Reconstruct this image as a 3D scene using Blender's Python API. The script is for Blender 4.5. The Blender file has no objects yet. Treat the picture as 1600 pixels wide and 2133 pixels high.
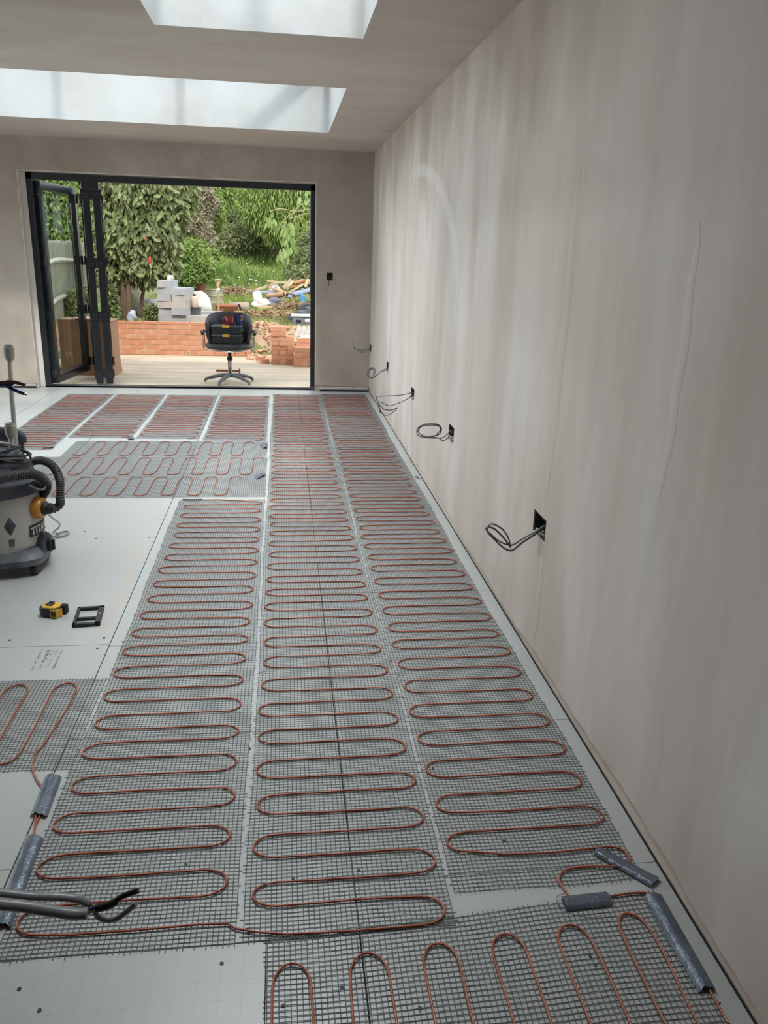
import bpy, math, random
import numpy as np
from mathutils import Vector, Matrix
random.seed(7); rng = np.random.default_rng(7)
S = bpy.context.scene
COL = S.collection
R = math.radians
# ------------------------------------------------------------------ camera
FPX, YAW, PITCH, ROLL, CAMZ = 1670.0, .1311, .3136, -.0331, 1.505
_f = Vector((math.sin(YAW)*math.cos(PITCH), math.cos(YAW)*math.cos(PITCH), -math.sin(PITCH)))
_r = Vector((math.cos(YAW), -math.sin(YAW), 0)); _d = _f.cross(_r)
_r2 = math.cos(ROLL)*_r + math.sin(ROLL)*_d; _d2 = -math.sin(ROLL)*_r + math.cos(ROLL)*_d
cam_d = bpy.data.cameras.new('camera'); cam = bpy.data.objects.new('camera', cam_d); COL.objects.link(cam)
cam_d.sensor_fit = 'VERTICAL'; cam_d.sensor_height = 24.0; cam_d.lens = FPX/2133*24.0; cam_d.clip_start = .02
M3 = Matrix((_r2, -_d2, -_f)).transposed()
cam.matrix_world = Matrix.Translation((0, 0, CAMZ)) @ M3.to_4x4()
S.camera = cam

def at(x, y, ax, v):
    """point of the photograph (1600x2133) on the plane axis=v"""
    d = _r2*((x-800)/FPX) + _d2*((y-1066.5)/FPX) + _f
    o = Vector((0, 0, CAMZ)); return o + d*((v-o[ax])/d[ax])

# ------------------------------------------------------------------ world, sun, added fill lamps, exposure
S.view_settings.view_transform = 'Standard'; S.view_settings.look = 'None'
S.view_settings.exposure = 0.0; S.view_settings.gamma = 1.0; S.view_settings.use_curve_mapping = False
W = bpy.data.worlds.new('sky'); S.world = W; W.use_nodes = True
bg = W.node_tree.nodes['Background']; bg.inputs[0].default_value = (.90, .95, 1.0, 1); bg.inputs[1].default_value = 1.85
sun_d = bpy.data.lights.new('sun', 'SUN'); sun_d.energy = 2.8; sun_d.angle = R(5); sun_d.color = (1, .95, .86)
sun = bpy.data.objects.new('sun', sun_d); COL.objects.link(sun)
sun.rotation_euler = Vector((-.03, 1, -1.2)).to_track_quat('-Z', 'Y').to_euler()
def area(name, loc, sx, sy, e, d=(0, 0, -1), c=(.93, .97, 1)):
    l = bpy.data.lights.new(name, 'AREA'); l.shape = 'RECTANGLE'; l.size = sx; l.size_y = sy; l.energy = e; l.color = c
    o = bpy.data.objects.new(name, l); COL.objects.link(o); o.location = loc
    o.rotation_euler = Vector(d).to_track_quat('-Z', 'Y').to_euler(); l.spread = R(120); return o
area('side_fill_lamp', (-5.45, 5.4, 1.55), 4.1, 1.45, 66, (1, 0, -.04), (1, .985, .975))  # lamp added outside the left wall to brighten the right wall
area('skylight_fill_lamp', (-1.32, 6.65, 3.75), 3.4, 2.0, 150, c=(.98, .985, 1))  # lamps added above both rooflights to brighten the room
area('skylight_fill_lamp', (-.09, 3.6, 3.75), .95, 1.5, 95, c=(.98, .985, 1))

# ------------------------------------------------------------------ node materials
def mat(name, col, rough=.6, metal=0., col2=None, nscale=5., nstretch=(1, 1, 1), bump=0., bscale=60., island=0., spec=.5, coat=0., trans=None, contrast=(.35, .65), detail=4):
    m = bpy.data.materials.new(name); m.use_nodes = True; nt = m.node_tree; N = nt.nodes; L = nt.links
    b = N['Principled BSDF']; b.inputs['Base Color'].default_value = (*col, 1)
    b.inputs['Roughness'].default_value = rough; b.inputs['Metallic'].default_value = metal
    b.inputs['Specular IOR Level'].default_value = spec; b.inputs['Coat Weight'].default_value = coat
    tc = N.new('ShaderNodeTexCoord'); out = None
    if col2 is not None:
        mp = N.new('ShaderNodeMapping'); mp.inputs['Scale'].default_value = nstretch
        L.new(tc.outputs['Object'], mp.inputs[0])
        no = N.new('ShaderNodeTexNoise'); no.inputs['Scale'].default_value = nscale; no.inputs['Detail'].default_value = detail
        L.new(mp.outputs[0], no.inputs['Vector'])
        r = N.new('ShaderNodeValToRGB'); r.color_ramp.elements[0].position = contrast[0]; r.color_ramp.elements[1].position = contrast[1]
        r.color_ramp.elements[0].color = (*col, 1); r.color_ramp.elements[1].color = (*col2, 1)
        L.new(no.outputs['Fac'], r.inputs[0]); out = r.outputs[0]
    if island:
        g = N.new('ShaderNodeNewGeometry'); mr = N.new('ShaderNodeMapRange')
        mr.inputs['To Min'].default_value = 1-island; mr.inputs['To Max'].default_value = 1+island
        L.new(g.outputs['Random Per Island'], mr.inputs['Value'])
        hs = N.new('ShaderNodeHueSaturation'); L.new(mr.outputs[0], hs.inputs['Value'])
        if out: L.new(out, hs.inputs['Color'])
        else: hs.inputs['Color'].default_value = (*col, 1)
        out = hs.outputs[0]
    if out: L.new(out, b.inputs['Base Color'])
    if bump:
        n2 = N.new('ShaderNodeTexNoise'); n2.inputs['Scale'].default_value = bscale; n2.inputs['Detail'].default_value = 5
        L.new(tc.outputs['Object'], n2.inputs['Vector'])
        bp = N.new('ShaderNodeBump'); bp.inputs['Strength'].default_value = bump; bp.inputs['Distance'].default_value = .01
        L.new(n2.outputs['Fac'], bp.inputs['Height']); L.new(bp.outputs[0], b.inputs['Normal'])
    if trans:
        t = N.new('ShaderNodeBsdfTranslucent'); ms = N.new('ShaderNodeMixShader'); ms.inputs[0].default_value = trans
        if out: L.new(out, t.inputs[0])
        else: t.inputs[0].default_value = (*col, 1)
        L.new(b.outputs[0], ms.inputs[1]); L.new(t.outputs[0], ms.inputs[2]); L.new(ms.outputs[0], N['Material Output'].inputs[0])
    return m

def glass_mat(name, tint=(.93, .97, .96), refl=.07):
    m = bpy.data.materials.new(name); m.use_nodes = True; nt = m.node_tree; N = nt.nodes; L = nt.links
    N.remove(N['Principled BSDF']); t = N.new('ShaderNodeBsdfTransparent'); t.inputs[0].default_value = (*tint, 1)
    g = N.new('ShaderNodeBsdfGlossy'); g.inputs['Roughness'].default_value = .02
    lw = N.new('ShaderNodeLayerWeight'); pw = N.new('ShaderNodeMath'); pw.operation = 'POWER'; pw.inputs[1].default_value = 5
    fr = N.new('ShaderNodeMath'); fr.operation = 'MULTIPLY_ADD'; fr.inputs[1].default_value = .4; fr.inputs[2].default_value = .04; ms = N.new('ShaderNodeMixShader')
    L.new(lw.outputs['Facing'], pw.inputs[0]); L.new(pw.outputs[0], fr.inputs[0]); L.new(fr.outputs[0], ms.inputs[0]); L.new(t.outputs[0], ms.inputs[1]); L.new(g.outputs[0], ms.inputs[2])
    L.new(ms.outputs[0], N['Material Output'].inputs[0]); return m

def plaster(name, light, mid, dark, stretch, seed=0., bumps=.25, extra=None, sm=(.38, .62)):
    """drying gypsum plaster: broad damp blotches + trowel streaks"""
    m = bpy.data.materials.new(name); m.use_nodes = True; nt = m.node_tree; N = nt.nodes; L = nt.links
    b = N['Principled BSDF']; b.inputs['Roughness'].default_value = .62; b.inputs['Specular IOR Level'].default_value = .35
    tc = N.new('ShaderNodeTexCoord')
    def noise(scale, st, detail=4, rough=.5):
        mp = N.new('ShaderNodeMapping'); mp.inputs['Scale'].default_value = st; mp.inputs['Location'].default_value = (seed, seed*1.7, seed*.6)
        L.new(tc.outputs['Object'], mp.inputs[0]); n = N.new('ShaderNodeTexNoise'); n.inputs['Scale'].default_value = scale
        n.inputs['Detail'].default_value = detail; n.inputs['Roughness'].default_value = rough; L.new(mp.outputs[0], n.inputs['Vector']); return n.outputs['Fac']
    def ramp(f, p0, c0, p1, c1):
        r = N.new('ShaderNodeValToRGB'); r.color_ramp.elements[0].position = p0; r.color_ramp.elements[1].position = p1
        r.color_ramp.elements[0].color = (*c0, 1); r.color_ramp.elements[1].color = (*c1, 1); L.new(f, r.inputs[0]); return r.outputs[0]
    def mix(f, a, c, k='MIX'):
        x = N.new('ShaderNodeMix'); x.data_type = 'RGBA'; x.blend_type = k
        if isinstance(f, float): x.inputs[0].default_value = f
        else: L.new(f, x.inputs[0])
        for i, v in ((6, a), (7, c)):
            if isinstance(v, tuple): x.inputs[i].default_value = (*v, 1)
            else: L.new(v, x.inputs[i])
        return x.outputs[2]
    A = ramp(noise(.8, (1, 1, 1), 3), sm[0], light, sm[1], mid)
    B = ramp(noise(1.3, stretch, 5, .62), .43, (0, 0, 0), .74, (1, 1, 1))
    c = mix(B, A, dark)
    C2 = ramp(noise(5., stretch, 5, .65), .35, (.955, .955, .96), .68, (1.02, 1.02, 1.015))
    c = mix(1., c, C2, 'MULTIPLY')
    if extra: c = extra(N, L, tc, c, mix)
    L.new(c, b.inputs['Base Color'])
    bp = N.new('ShaderNodeBump'); bp.inputs['Strength'].default_value = bumps; bp.inputs['Distance'].default_value = .006
    h = N.new('ShaderNodeMath'); h.operation = 'ADD'; L.new(noise(4., stretch, 6, .6), h.inputs[0]); L.new(noise(1.6, (1, 1, 1), 2), h.inputs[1])
    L.new(h.outputs[0], bp.inputs['Height']); L.new(bp.outputs[0], b.inputs['Normal']); return m

# ------------------------------------------------------------------ mesh building
def mesh_from(name, V, F, smooth=False, ang=40):
    me = bpy.data.meshes.new(name); me.from_pydata([tuple(v) for v in V], [], F); me.update()
    if smooth:
        me.polygons.foreach_set('use_smooth', [True]*len(me.polygons)); me.set_sharp_from_angle(angle=R(ang))
    return me
class MB:
    def __init__(s): s.V = []; s.F = []
    def add(s, V, F, M=None):
        k = len(s.V); s.V += [tuple(M @ Vector(v)) if M else tuple(v) for v in V]; s.F += [tuple(i+k for i in f) for f in F]; return s
    def box(s, c, d, M=None, rz=0, rot=None):
        x, y, z = d[0]/2, d[1]/2, d[2]/2
        T = Matrix.Translation(c)
        if rot is not None: T = T @ (rot.to_4x4() if len(rot) == 3 else rot)
        elif rz: T = T @ Matrix.Rotation(rz, 4, 'Z')
        if M: T = M @ T
        return s.add([(-x,-y,-z),(x,-y,-z),(x,y,-z),(-x,y,-z),(-x,-y,z),(x,-y,z),(x,y,z),(-x,y,z)],
                     [(0,3,2,1),(4,5,6,7),(0,1,5,4),(1,2,6,5),(2,3,7,6),(3,0,4,7)], T)
    def beam(s, a, b, w, h, up=(0, 0, 1)):
        a = Vector(a); b = Vector(b); d = b-a; y = d.normalized(); u = Vector(up)
        x = y.cross(u); x = x.normalized() if x.length > 1e-4 else Vector((1, 0, 0)); z = x.cross(y)
        return s.box((a+b)/2, (w, d.length, h), rot=Matrix((x, y, z)).transposed())
    def tube(s, P, r, n=8, closed=False, cap=True, sq=1., M=None):
        P = [Vector(p) for p in P]; m = len(P); V = []; F = []; up = None
        rr = r if isinstance(r, (list, tuple)) else [r]*m
        for i, p in enumerate(P):
            if closed: t = (P[(i+1) % m]-P[i-1])
            else: t = P[min(i+1, m-1)]-P[max(i-1, 0)]
            t = t.normalized() if t.length > 1e-9 else Vector((0, 0, 1))
            if up is None: up = Vector((0, 0, 1)) if abs(t.z) < .9 else Vector((1, 0, 0))
            a = t.cross(up); a = a.normalized() if a.length > 1e-6 else Vector((1, 0, 0)); b = a.cross(t).normalized(); up = b if abs(t.z) > .5 or up is None else up*.0+b
            for k in range(n):
                th = 2*math.pi*k/n; V.append(p+a*(math.cos(th)*rr[i])+b*(math.sin(th)*rr[i]*sq))
        for i in range(m if closed else m-1):
            j = (i+1) % m
            for k in range(n): l = (k+1) % n; F.append((i*n+k, i*n+l, j*n+l, j*n+k))
        if cap and not closed: F.append(tuple(range(n-1, -1, -1))); F.append(tuple((m-1)*n+k for k in range(n)))
        return s.add(V, F, M)
    def lathe(s, prof, n=24, M=None, a0=0, a1=2*math.pi):
        full = abs(a1-a0-2*math.pi) < 1e-6; cnt = n if full else n+1; V = []; F = []
        for (r, z) in prof:
            for k in range(cnt): th = a0+(a1-a0)*k/n; V.append((r*math.cos(th), r*math.sin(th), z))
        for i in range(len(prof)-1):
            for k in range(n):
                l = (k+1) % cnt; F.append((i*cnt+k, i*cnt+l, (i+1)*cnt+l, (i+1)*cnt+k))
        if full:
            if prof[0][0] > 1e-6: F.append(tuple(range(cnt-1, -1, -1)))
            if prof[-1][0] > 1e-6: F.append(tuple((len(prof)-1)*cnt+k for k in range(cnt)))
        return s.add(V, F, M)
    def prism(s, pts, z0, z1, M=None):
        n = len(pts); V = [(x, y, z0) for x, y in pts]+[(x, y, z1) for x, y in pts]
        return s.add(V, [tuple(range(n-1, -1, -1)), tuple(range(n, 2*n))]+[(i, (i+1) % n, (i+1) % n+n, i+n) for i in range(n)], M)
    def blob(s, c, r, n=12, m=8, amp=.15, seed=0, flat=False):
        rs = np.random.default_rng(seed); V = []; F = []; ph = rs.uniform(0, 6.28, 6)
        for i in range(m+1):
            t = math.pi*i/m
            for k in range(n):
                p = 2*math.pi*k/n; w = 1+amp*(math.sin(3*p+ph[0]+2*t)+math.sin(5*t+ph[1]+p*2)+.6*rs.uniform(-1, 1))*.5*math.sin(t)
                z = -math.cos(t)
                if flat and z < -.2: z = -.2
                V.append((c[0]+r[0]*w*math.sin(t)*math.cos(p), c[1]+r[1]*w*math.sin(t)*math.sin(p), c[2]+r[2]*w*z))
        for i in range(m):
            for k in range(n): l = (k+1) % n; F.append((i*n+k, i*n+l, (i+1)*n+l, (i+1)*n+k))
        return s.add(V, F)
    def mesh(s, name, smooth=False, ang=40): return mesh_from(name, s.V, s.F, smooth, ang)

def setp(o, label=None, cat=None, group=None, kind=None):
    for k, v in (('label', label), ('category', cat), ('group', group), ('kind', kind)):
        if v: o[k] = v
    return o
def obj(name, g, m, parent=None, world=False, smooth=False, bevel=0, kind=None, label=None, ang=40):
    me = g.mesh(name, smooth, ang) if isinstance(g, MB) else g
    if m and not me.materials: me.materials.append(m)
    o = bpy.data.objects.new(name, me); COL.objects.link(o)
    if parent:
        o.parent = parent
        if world:
            p = parent; off = Vector((0, 0, 0))
            while p: off += p.location; p = p.parent
            o.location = -off
    if bevel:
        b = o.modifiers.new('bevel', 'BEVEL'); b.width = bevel; b.segments = 2; b.limit_method = 'ANGLE'
    if kind: o['kind'] = kind
    if label: o['label'] = label
    return o
def thing(name, label, cat, loc=(0, 0, 0), rz=0, group=None):
    o = bpy.data.objects.new(name, None); COL.objects.link(o); o.location = loc; o.rotation_euler = (0, 0, rz); o.empty_display_size = .1
    return setp(o, label, cat, group)
def struct(name, g, m, **k): return obj(name, g, m, kind='structure', **k)
def fast_mesh(name, V, Q, smooth=False):
    """V (n,3) float array, Q (m,k) int array"""
    me = bpy.data.meshes.new(name); n, (m, k) = len(V), Q.shape
    me.vertices.add(n); me.vertices.foreach_set('co', np.asarray(V, 'f').ravel())
    me.loops.add(m*k); me.loops.foreach_set('vertex_index', Q.astype('i').ravel())
    me.polygons.add(m); me.polygons.foreach_set('loop_start', np.arange(0, m*k, k, dtype='i'))
    me.update(calc_edges=True); me.validate(); return me
def spline(P, n=6):
    P = [Vector(p) for p in P]; o = []
    Q = [2*P[0]-P[1]]+P+[2*P[-1]-P[-2]]
    for i in range(1, len(Q)-2):
        for k in range(n):
            t = k/n; a, b, c, d = Q[i-1:i+3]
            o.append(.5*((2*b)+(c-a)*t+(2*a-5*b+4*c-d)*t*t+(3*b-a-3*c+d)*t**3))
    o.append(P[-1]); return o

# slab with rectangular holes; (u,v) plane mapped by fn(u,v,w), w=0 front .. thick back
def holed(u0, u1, v0, v1, holes, thick, fn, du=0):
    us = sorted({u0, u1, *[h[0] for h in holes], *[h[1] for h in holes]}); vs = sorted({v0, v1, *[h[2] for h in holes], *[h[3] for h in holes]})
    g = MB(); solid = {}
    for i in range(len(us)-1):
        for j in range(len(vs)-1):
            cu, cv = (us[i]+us[i+1])/2, (vs[j]+vs[j+1])/2
            solid[i, j] = not any(h[0] < cu < h[1] and h[2] < cv < h[3] for h in holes)
    for (i, j), s in solid.items():
        if not s: continue
        a, b, c, d = us[i], us[i+1], vs[j], vs[j+1]
        for w in (0, thick): g.add([fn(a, c, w), fn(b, c, w), fn(b, d, w), fn(a, d, w)], [(0, 1, 2, 3)])
        for (di, dj, p, q) in ((-1, 0, (a, c), (a, d)), (1, 0, (b, c), (b, d)), (0, -1, (a, c), (b, c)), (0, 1, (a, d), (b, d))):
            if not solid.get((i+di, j+dj), False): g.add([fn(*p, 0), fn(*q, 0), fn(*q, thick), fn(*p, thick)], [(0, 1, 2, 3)])
    return g

# ================================================================== SETTING
XR, YF, ZC = .964, 8.97, 2.478
XL, YB = -5.0, -2.4
def arcs(N, L, tc, c, mix):
    """pale curved trowel sweeps left in the right-hand wall"""
    sep = N.new('ShaderNodeSeparateXYZ'); L.new(tc.outputs['Object'], sep.inputs[0])
    def m(op, a, b=None):
        x = N.new('ShaderNodeMath'); x.operation = op
        for i, v in enumerate((a, b)):
            if v is None: continue
            if isinstance(v, (int, float)): x.inputs[i].default_value = v
            else: L.new(v, x.inputs[i])
        return x.outputs[0]
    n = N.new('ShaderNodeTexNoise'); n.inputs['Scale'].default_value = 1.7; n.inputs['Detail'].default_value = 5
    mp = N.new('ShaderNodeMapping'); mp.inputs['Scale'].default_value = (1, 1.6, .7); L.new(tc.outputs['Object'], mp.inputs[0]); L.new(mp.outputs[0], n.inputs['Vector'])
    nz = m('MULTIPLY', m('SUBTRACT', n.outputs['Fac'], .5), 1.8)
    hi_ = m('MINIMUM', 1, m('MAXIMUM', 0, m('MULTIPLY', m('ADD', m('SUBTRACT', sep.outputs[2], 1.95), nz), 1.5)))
    lo_ = m('MINIMUM', 1, m('MAXIMUM', 0, m('MULTIPLY', m('ADD', m('SUBTRACT', .32, sep.outputs[2]), nz), 1.8)))  # low brown patches, also deepened to stand for shade near the floor
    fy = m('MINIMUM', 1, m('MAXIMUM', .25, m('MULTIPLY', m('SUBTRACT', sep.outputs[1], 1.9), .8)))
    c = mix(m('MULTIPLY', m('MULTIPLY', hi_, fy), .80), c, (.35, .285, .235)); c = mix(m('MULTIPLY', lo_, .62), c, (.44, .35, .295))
    for (cy, cz, ry, rz, wd, lo, hi, k, ylo) in ((6.15, .95, 1.72, 1.08, .045, 1.15, 9, .42, 4.0), (4.6, .6, .9, 1.0, .05, 1.3, 9, .12, 3.5)):
        dy = m('DIVIDE', m('SUBTRACT', sep.outputs[1], cy), ry); dz = m('DIVIDE', m('SUBTRACT', sep.outputs[2], cz), rz)
        r = m('SQRT', m('ADD', m('MULTIPLY', dy, dy), m('MULTIPLY', dz, dz)))
        band = m('SMOOTH_MIN', 1, m('MAXIMUM', 0, m('MULTIPLY', m('SUBTRACT', wd*1.1, m('ABSOLUTE', m('SUBTRACT', r, 1.03))), 40)))
        up = m('MINIMUM', 1, m('MAXIMUM', 0, m('MULTIPLY', m('SUBTRACT', sep.outputs[2], lo), 3)))
        side = m('MINIMUM', 1, m('MAXIMUM', 0, m('MULTIPLY', m('SUBTRACT', cy+.25, sep.outputs[1]), 3)))
        c = mix(m('MULTIPLY', m('MULTIPLY', m('MULTIPLY', band, up), side), k), c, (.82, .79, .76))
    return c
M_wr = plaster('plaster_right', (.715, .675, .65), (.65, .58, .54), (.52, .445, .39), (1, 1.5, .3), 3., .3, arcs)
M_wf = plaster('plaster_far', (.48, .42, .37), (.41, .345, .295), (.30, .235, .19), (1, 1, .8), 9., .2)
M_cl = plaster('plaster_ceiling', (.56, .50, .45), (.52, .45, .40), (.46, .385, .33), (.5, 1.6, 1), 15., .25)
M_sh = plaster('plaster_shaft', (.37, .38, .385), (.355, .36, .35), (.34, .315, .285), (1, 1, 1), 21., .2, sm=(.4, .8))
M_back = mat('plasterboard_strip', (.60, .53, .47), .8, col2=(.54, .46, .40), nscale=8)
M_gap = mat('dark_substrate', (.012, .012, .012), .9, col2=(.02, .018, .016))

# --- right wall: substrate with box holes, plaster coat with a ragged lower edge
SOCK = [(2.785, .535), (4.46, .522), (5.90, .503), (7.41, .497), (8.895, .492)]
holes = [(y-.07, y+.07, z-.04, z+.04) for y, z in SOCK]
wr = struct('wall_right', holed(YB, YF+.35, -.1, ZC+.1, holes, .25, lambda u, v, w: (XR+.010+w, u, v)), M_back)
def coat(u0, u1, v1, holes, fn, base, amp, seed, step=.035, t=.010):
    rs = np.random.default_rng(seed); g = MB()
    us = sorted({*np.arange(u0, u1, step), u1, *[h[0] for h in holes], *[h[1] for h in holes]})
    zz = [base+amp*(.5*math.sin(u*2.1+seed)+.3*math.sin(u*7+seed*2)+.35*rs.uniform(-1, 1)) for u in us]
    vt = sorted({v1, *[h[2] for h in holes], *[h[3] for h in holes]})
    for i in range(len(us)-1):
        a, b = us[i], us[i+1]; lv = None
        for v in vt:
            A, B = (zz[i], zz[i+1]) if lv is None else (lv, lv)
            mid = (max(A, B)+v)/2; cu = (a+b)/2
            if not any(h[0] < cu < h[1] and h[2] < mid < h[3] for h in holes):
                g.add([fn(a, A, 0), fn(b, B, 0), fn(b, v, 0), fn(a, v, 0)], [(0, 1, 2, 3)])
                if lv is None: g.add([fn(a, A, 0), fn(b, B, 0), fn(b, B, t), fn(a, A, t)], [(0, 1, 2, 3)])
            lv = v
    for h in holes:
        for (p, q) in (((h[0], h[2]), (h[1], h[2])), ((h[1], h[2]), (h[1], h[3])), ((h[1], h[3]), (h[0], h[3])), ((h[0], h[3]), (h[0], h[2]))):
            g.add([fn(*p, 0), fn(*q, 0), fn(*q, t), fn(*p, t)], [(0, 1, 2, 3)])
    return g
hc = [(a-.004, b+.004, c-.004-.012*(i % 2), d+.003) for i, (a, b, c, d) in enumerate(holes)]
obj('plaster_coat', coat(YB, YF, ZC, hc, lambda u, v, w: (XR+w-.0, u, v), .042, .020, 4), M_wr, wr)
obj('base_gap', MB().box((XR+.0062, (YB+YF)/2, -.012), (.0056, YF-YB, .022)), M_gap, wr)
# raised vertical seams in the plaster
g = MB()
for (y0, z0, z1, w, d) in ((2.74, .62, 1.85, .022, .008), (1.88, .9, 1.6, .016, .006), (2.72, .07, .47, .014, .005)):
    P = []; n = 14
    for i in range(n+1):
        z = z0+(z1-z0)*i/n; yy = y0+.006*math.sin(i*1.3); k = math.sin(math.pi*i/n)**.5 if 0 < i < n else 0
        P.append((yy, z, k))
    for (p, q) in zip(P, P[1:]):
        g.add([(XR-.0003, p[0]-w*p[2]*2.2, p[1]), (XR-d*p[2], p[0], p[1]), (XR-.0003, p[0]+w*p[2]*.3, p[1]), (XR-.0003, q[0]-w*q[2]*2.2, q[1]), (XR-d*q[2], q[0], q[1]), (XR-.0003, q[0]+w*q[2]*.3, q[1])], [(0, 1, 4, 3), (1, 2, 5, 4)])
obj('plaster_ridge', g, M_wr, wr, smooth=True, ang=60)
# --- far wall
DX0, DX1, DZ = -2.60, .365, 2.165
fh = [(DX0, DX1, -.2, DZ), (.478, .545, 1.195, 1.275)]
wf = struct('wall_far', holed(XL, XR+.01, -.2, ZC+.1, fh, .32, lambda u, v, w: (u, YF+.010+w, v)), M_wf)
cg = coat(DX1, XR, ZC, [fh[1]], lambda u, v, w: (u, YF+w, v), .062, .006, 9)
cg.V += []; obj('plaster_coat', cg, M_wf, wf)
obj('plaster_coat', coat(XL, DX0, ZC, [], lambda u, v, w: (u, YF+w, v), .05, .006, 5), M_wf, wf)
obj('plaster_coat', MB().add([(DX0, YF, DZ), (DX1, YF, DZ), (DX1, YF, ZC), (DX0, YF, ZC), (DX0, YF+.01, DZ), (DX1, YF+.01, DZ)], [(0, 1, 2, 3), (0, 1, 5, 4)]), M_wf, wf)
M_rev = mat('reveal_plaster', (.68, .64, .60), .6, col2=(.62, .56, .51), nscale=2, bump=.1, bscale=8)
g = MB()
g.box((DX0+.002, YF+.075, DZ/2), (.006, .15, DZ)); g.box((DX1-.002, YF+.075, DZ/2), (.006, .15, DZ)); g.box(((DX0+DX1)/2, YF+.075, DZ-.002), (DX1-DX0, .15, .006))
obj('reveal', g, M_rev, wf)
g = MB(); g.box(((DX1+XR)/2+.02, YF+.003, .004), (XR-DX1-.06, .008, .022)); g.box(((DX0+XL)/2, YF+.003, .004), (DX0-XL-.04, .008, .022))
obj('base_gap', g, M_gap, wf)
g = MB(); g.box(((DX1+XR)/2+.02, YF+.009, .036), (XR-DX1-.05, .012, .03)); g.box(((DX0+XL)/2, YF+.009, .036), (DX0-XL-.04, .012, .03))
obj('base_bead', g, mat('metal_bead', (.60, .62, .62), .4, .3, col2=(.5, .45, .42), nscale=6), wf)
M_pl = plaster('plaster_room', (.60, .55, .51), (.55, .48, .43), (.48, .41, .36), (1, 1, .3), 30., .2)
struct('wall_left', holed(YB-.3, YF+.3, -.25, ZC+.2, [(3.3, 7.5, .75, 2.25)], .2, lambda u, v, w: (XL-w, u, v)), M_pl)
w3 = thing('window_3', None, None, (XL-.1, 5.4, 1.5)); w3['kind'] = 'structure'  # unseen window, added so side light reaches the right wall
g = MB()
for yy in (-2.07, -.7, .7, 2.07): g.box((0, yy, 0), (.07, .06, 1.5))
for zz in (-.72, .72): g.box((0, 0, zz), (.07, 4.2, .06))
obj('window_frame', g, mat('white_frame', (.7, .7, .7), .4), w3)
for k in range(3): obj('glass_pane', MB().box((0, -1.385+1.385*k, 0), (.012, 1.33, 1.38)), glass_mat('window_glass'), w3)
struct('wall_back', MB().box(((XL+XR)/2, YB-.1, 1.2), (XR-XL+.5, .2, 2.9)), M_pl)
struct('wall_inner', MB().box((-1.32, (YB+2.0)/2, ZC/2), (.14, 2.0-YB, ZC)), M_pl)
# --- ceiling with two rooflight shafts
SK = [(-3.05, .416, 5.62, 7.685), (-.582, .398, 2.0, 4.36)]
ce = struct('ceiling', holed(XL-.2, XR+.3, YB-.2, YF+.33, SK, .36, lambda u, v, w: (u, v, ZC+w)), M_cl)
for k, (a, b, c, d) in enumerate(SK):
    g = MB(); h = .53; t = .012
    g.box(((a+b)/2, d+t/2-.001, ZC+h/2), (b-a+.002, t, h)); g.box(((a+b)/2, c-t/2+.001, ZC+h/2), (b-a+.002, t, h))
    g.box((a-t/2+.001, (c+d)/2, ZC+h/2), (t, d-c, h)); g.box((b+t/2-.001, (c+d)/2, ZC+h/2), (t, d-c, h))
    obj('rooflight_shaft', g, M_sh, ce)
    g = MB(); w = .1
    for (x0, x1, y0, y1) in ((a-w, b+w, c-w, c), (a-w, b+w, d, d+w), (a-w, a, c, d), (b, b+w, c, d)): g.box(((x0+x1)/2, (y0+y1)/2, ZC+.36+.085), (x1-x0, y1-y0, .17))
    obj('rooflight_kerb', g, M_sh, ce)
    # glazed lantern
    M_al = bpy.data.materials.get('lantern_frame') or mat('lantern_frame', (.55, .56, .57), .4, .2, col2=(.5, .5, .5), nscale=3)
    M_lg = bpy.data.materials.get('lantern_glass') or glass_mat('lantern_glass', (.93, .96, .97))
    z0 = ZC+.53; rise = .34
    wnd = thing('window_%d' % (k+1), None, None, (0, 0, 0)); wnd['kind'] = 'structure'
    g = MB()
    for p, q in (((a, c), (b, c)), ((b, c), (b, d)), ((b, d), (a, d)), ((a, d), (a, c))): g.beam((*p, z0+.03), (*q, z0+.03), .09, .06)
    obj('lantern_frame', g, M_al, wnd)
    if b-a > d-c: hw = (d-c)/2; r0, r1 = Vector((a+hw, (c+d)/2, z0+rise)), Vector((b-hw, (c+d)/2, z0+rise))
    else: hw = (b-a)/2; r0, r1 = Vector(((a+b)/2, c+hw, z0+rise)), Vector(((a+b)/2, d-hw, z0+rise))
    obj('ridge', MB().beam(r0, r1, .09, .09), M_al, wnd)
    cs = [(a, c), (b, c), (b, d), (a, d)]
    near = [min((r0, r1), key=lambda r: (r.xy-Vector(q)).length) for q in cs]
    for q, r in zip(cs, near): obj('hip_rafter', MB().beam((*q, z0+.05), r, .075, .07), M_al, wnd)
    raf = []
    if k == 0:
        for x in (-1.83, -.83):
            for y in (c, d): raf.append(((x, y, z0+.05), (x, (c+d)/2, z0+rise)))
    else:
        for y in (2.75, 3.6):
            for x in (a, b): raf.append(((x, y, z0+.05), ((a+b)/2, y, z0+rise)))
    for p, q in raf: obj('rafter', MB().beam(p, q, .075, .07), M_al, wnd)
    tops = {0: near[0], 1: near[1], 2: near[2], 3: near[3]}
    for i in range(4):
        j = (i+1) % 4; P = [Vector((*cs[i], z0+.065)), Vector((*cs[j], z0+.065)), near[j]+Vector((0, 0, .01)), near[i]+Vector((0, 0, .01))]
        if (P[2]-P[3]).length < .01: P = P[:3]
        n = len(P); up = Vector((0, 0, .008))
        obj('glass_pane', mesh_from('glass_pane', P+[p+up for p in P], [tuple(range(n)), tuple(range(2*n-1, n-1, -1))]+[(q, (q+1) % n, (q+1) % n+n, q+n) for q in range(n)]), M_lg, wnd)

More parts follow.
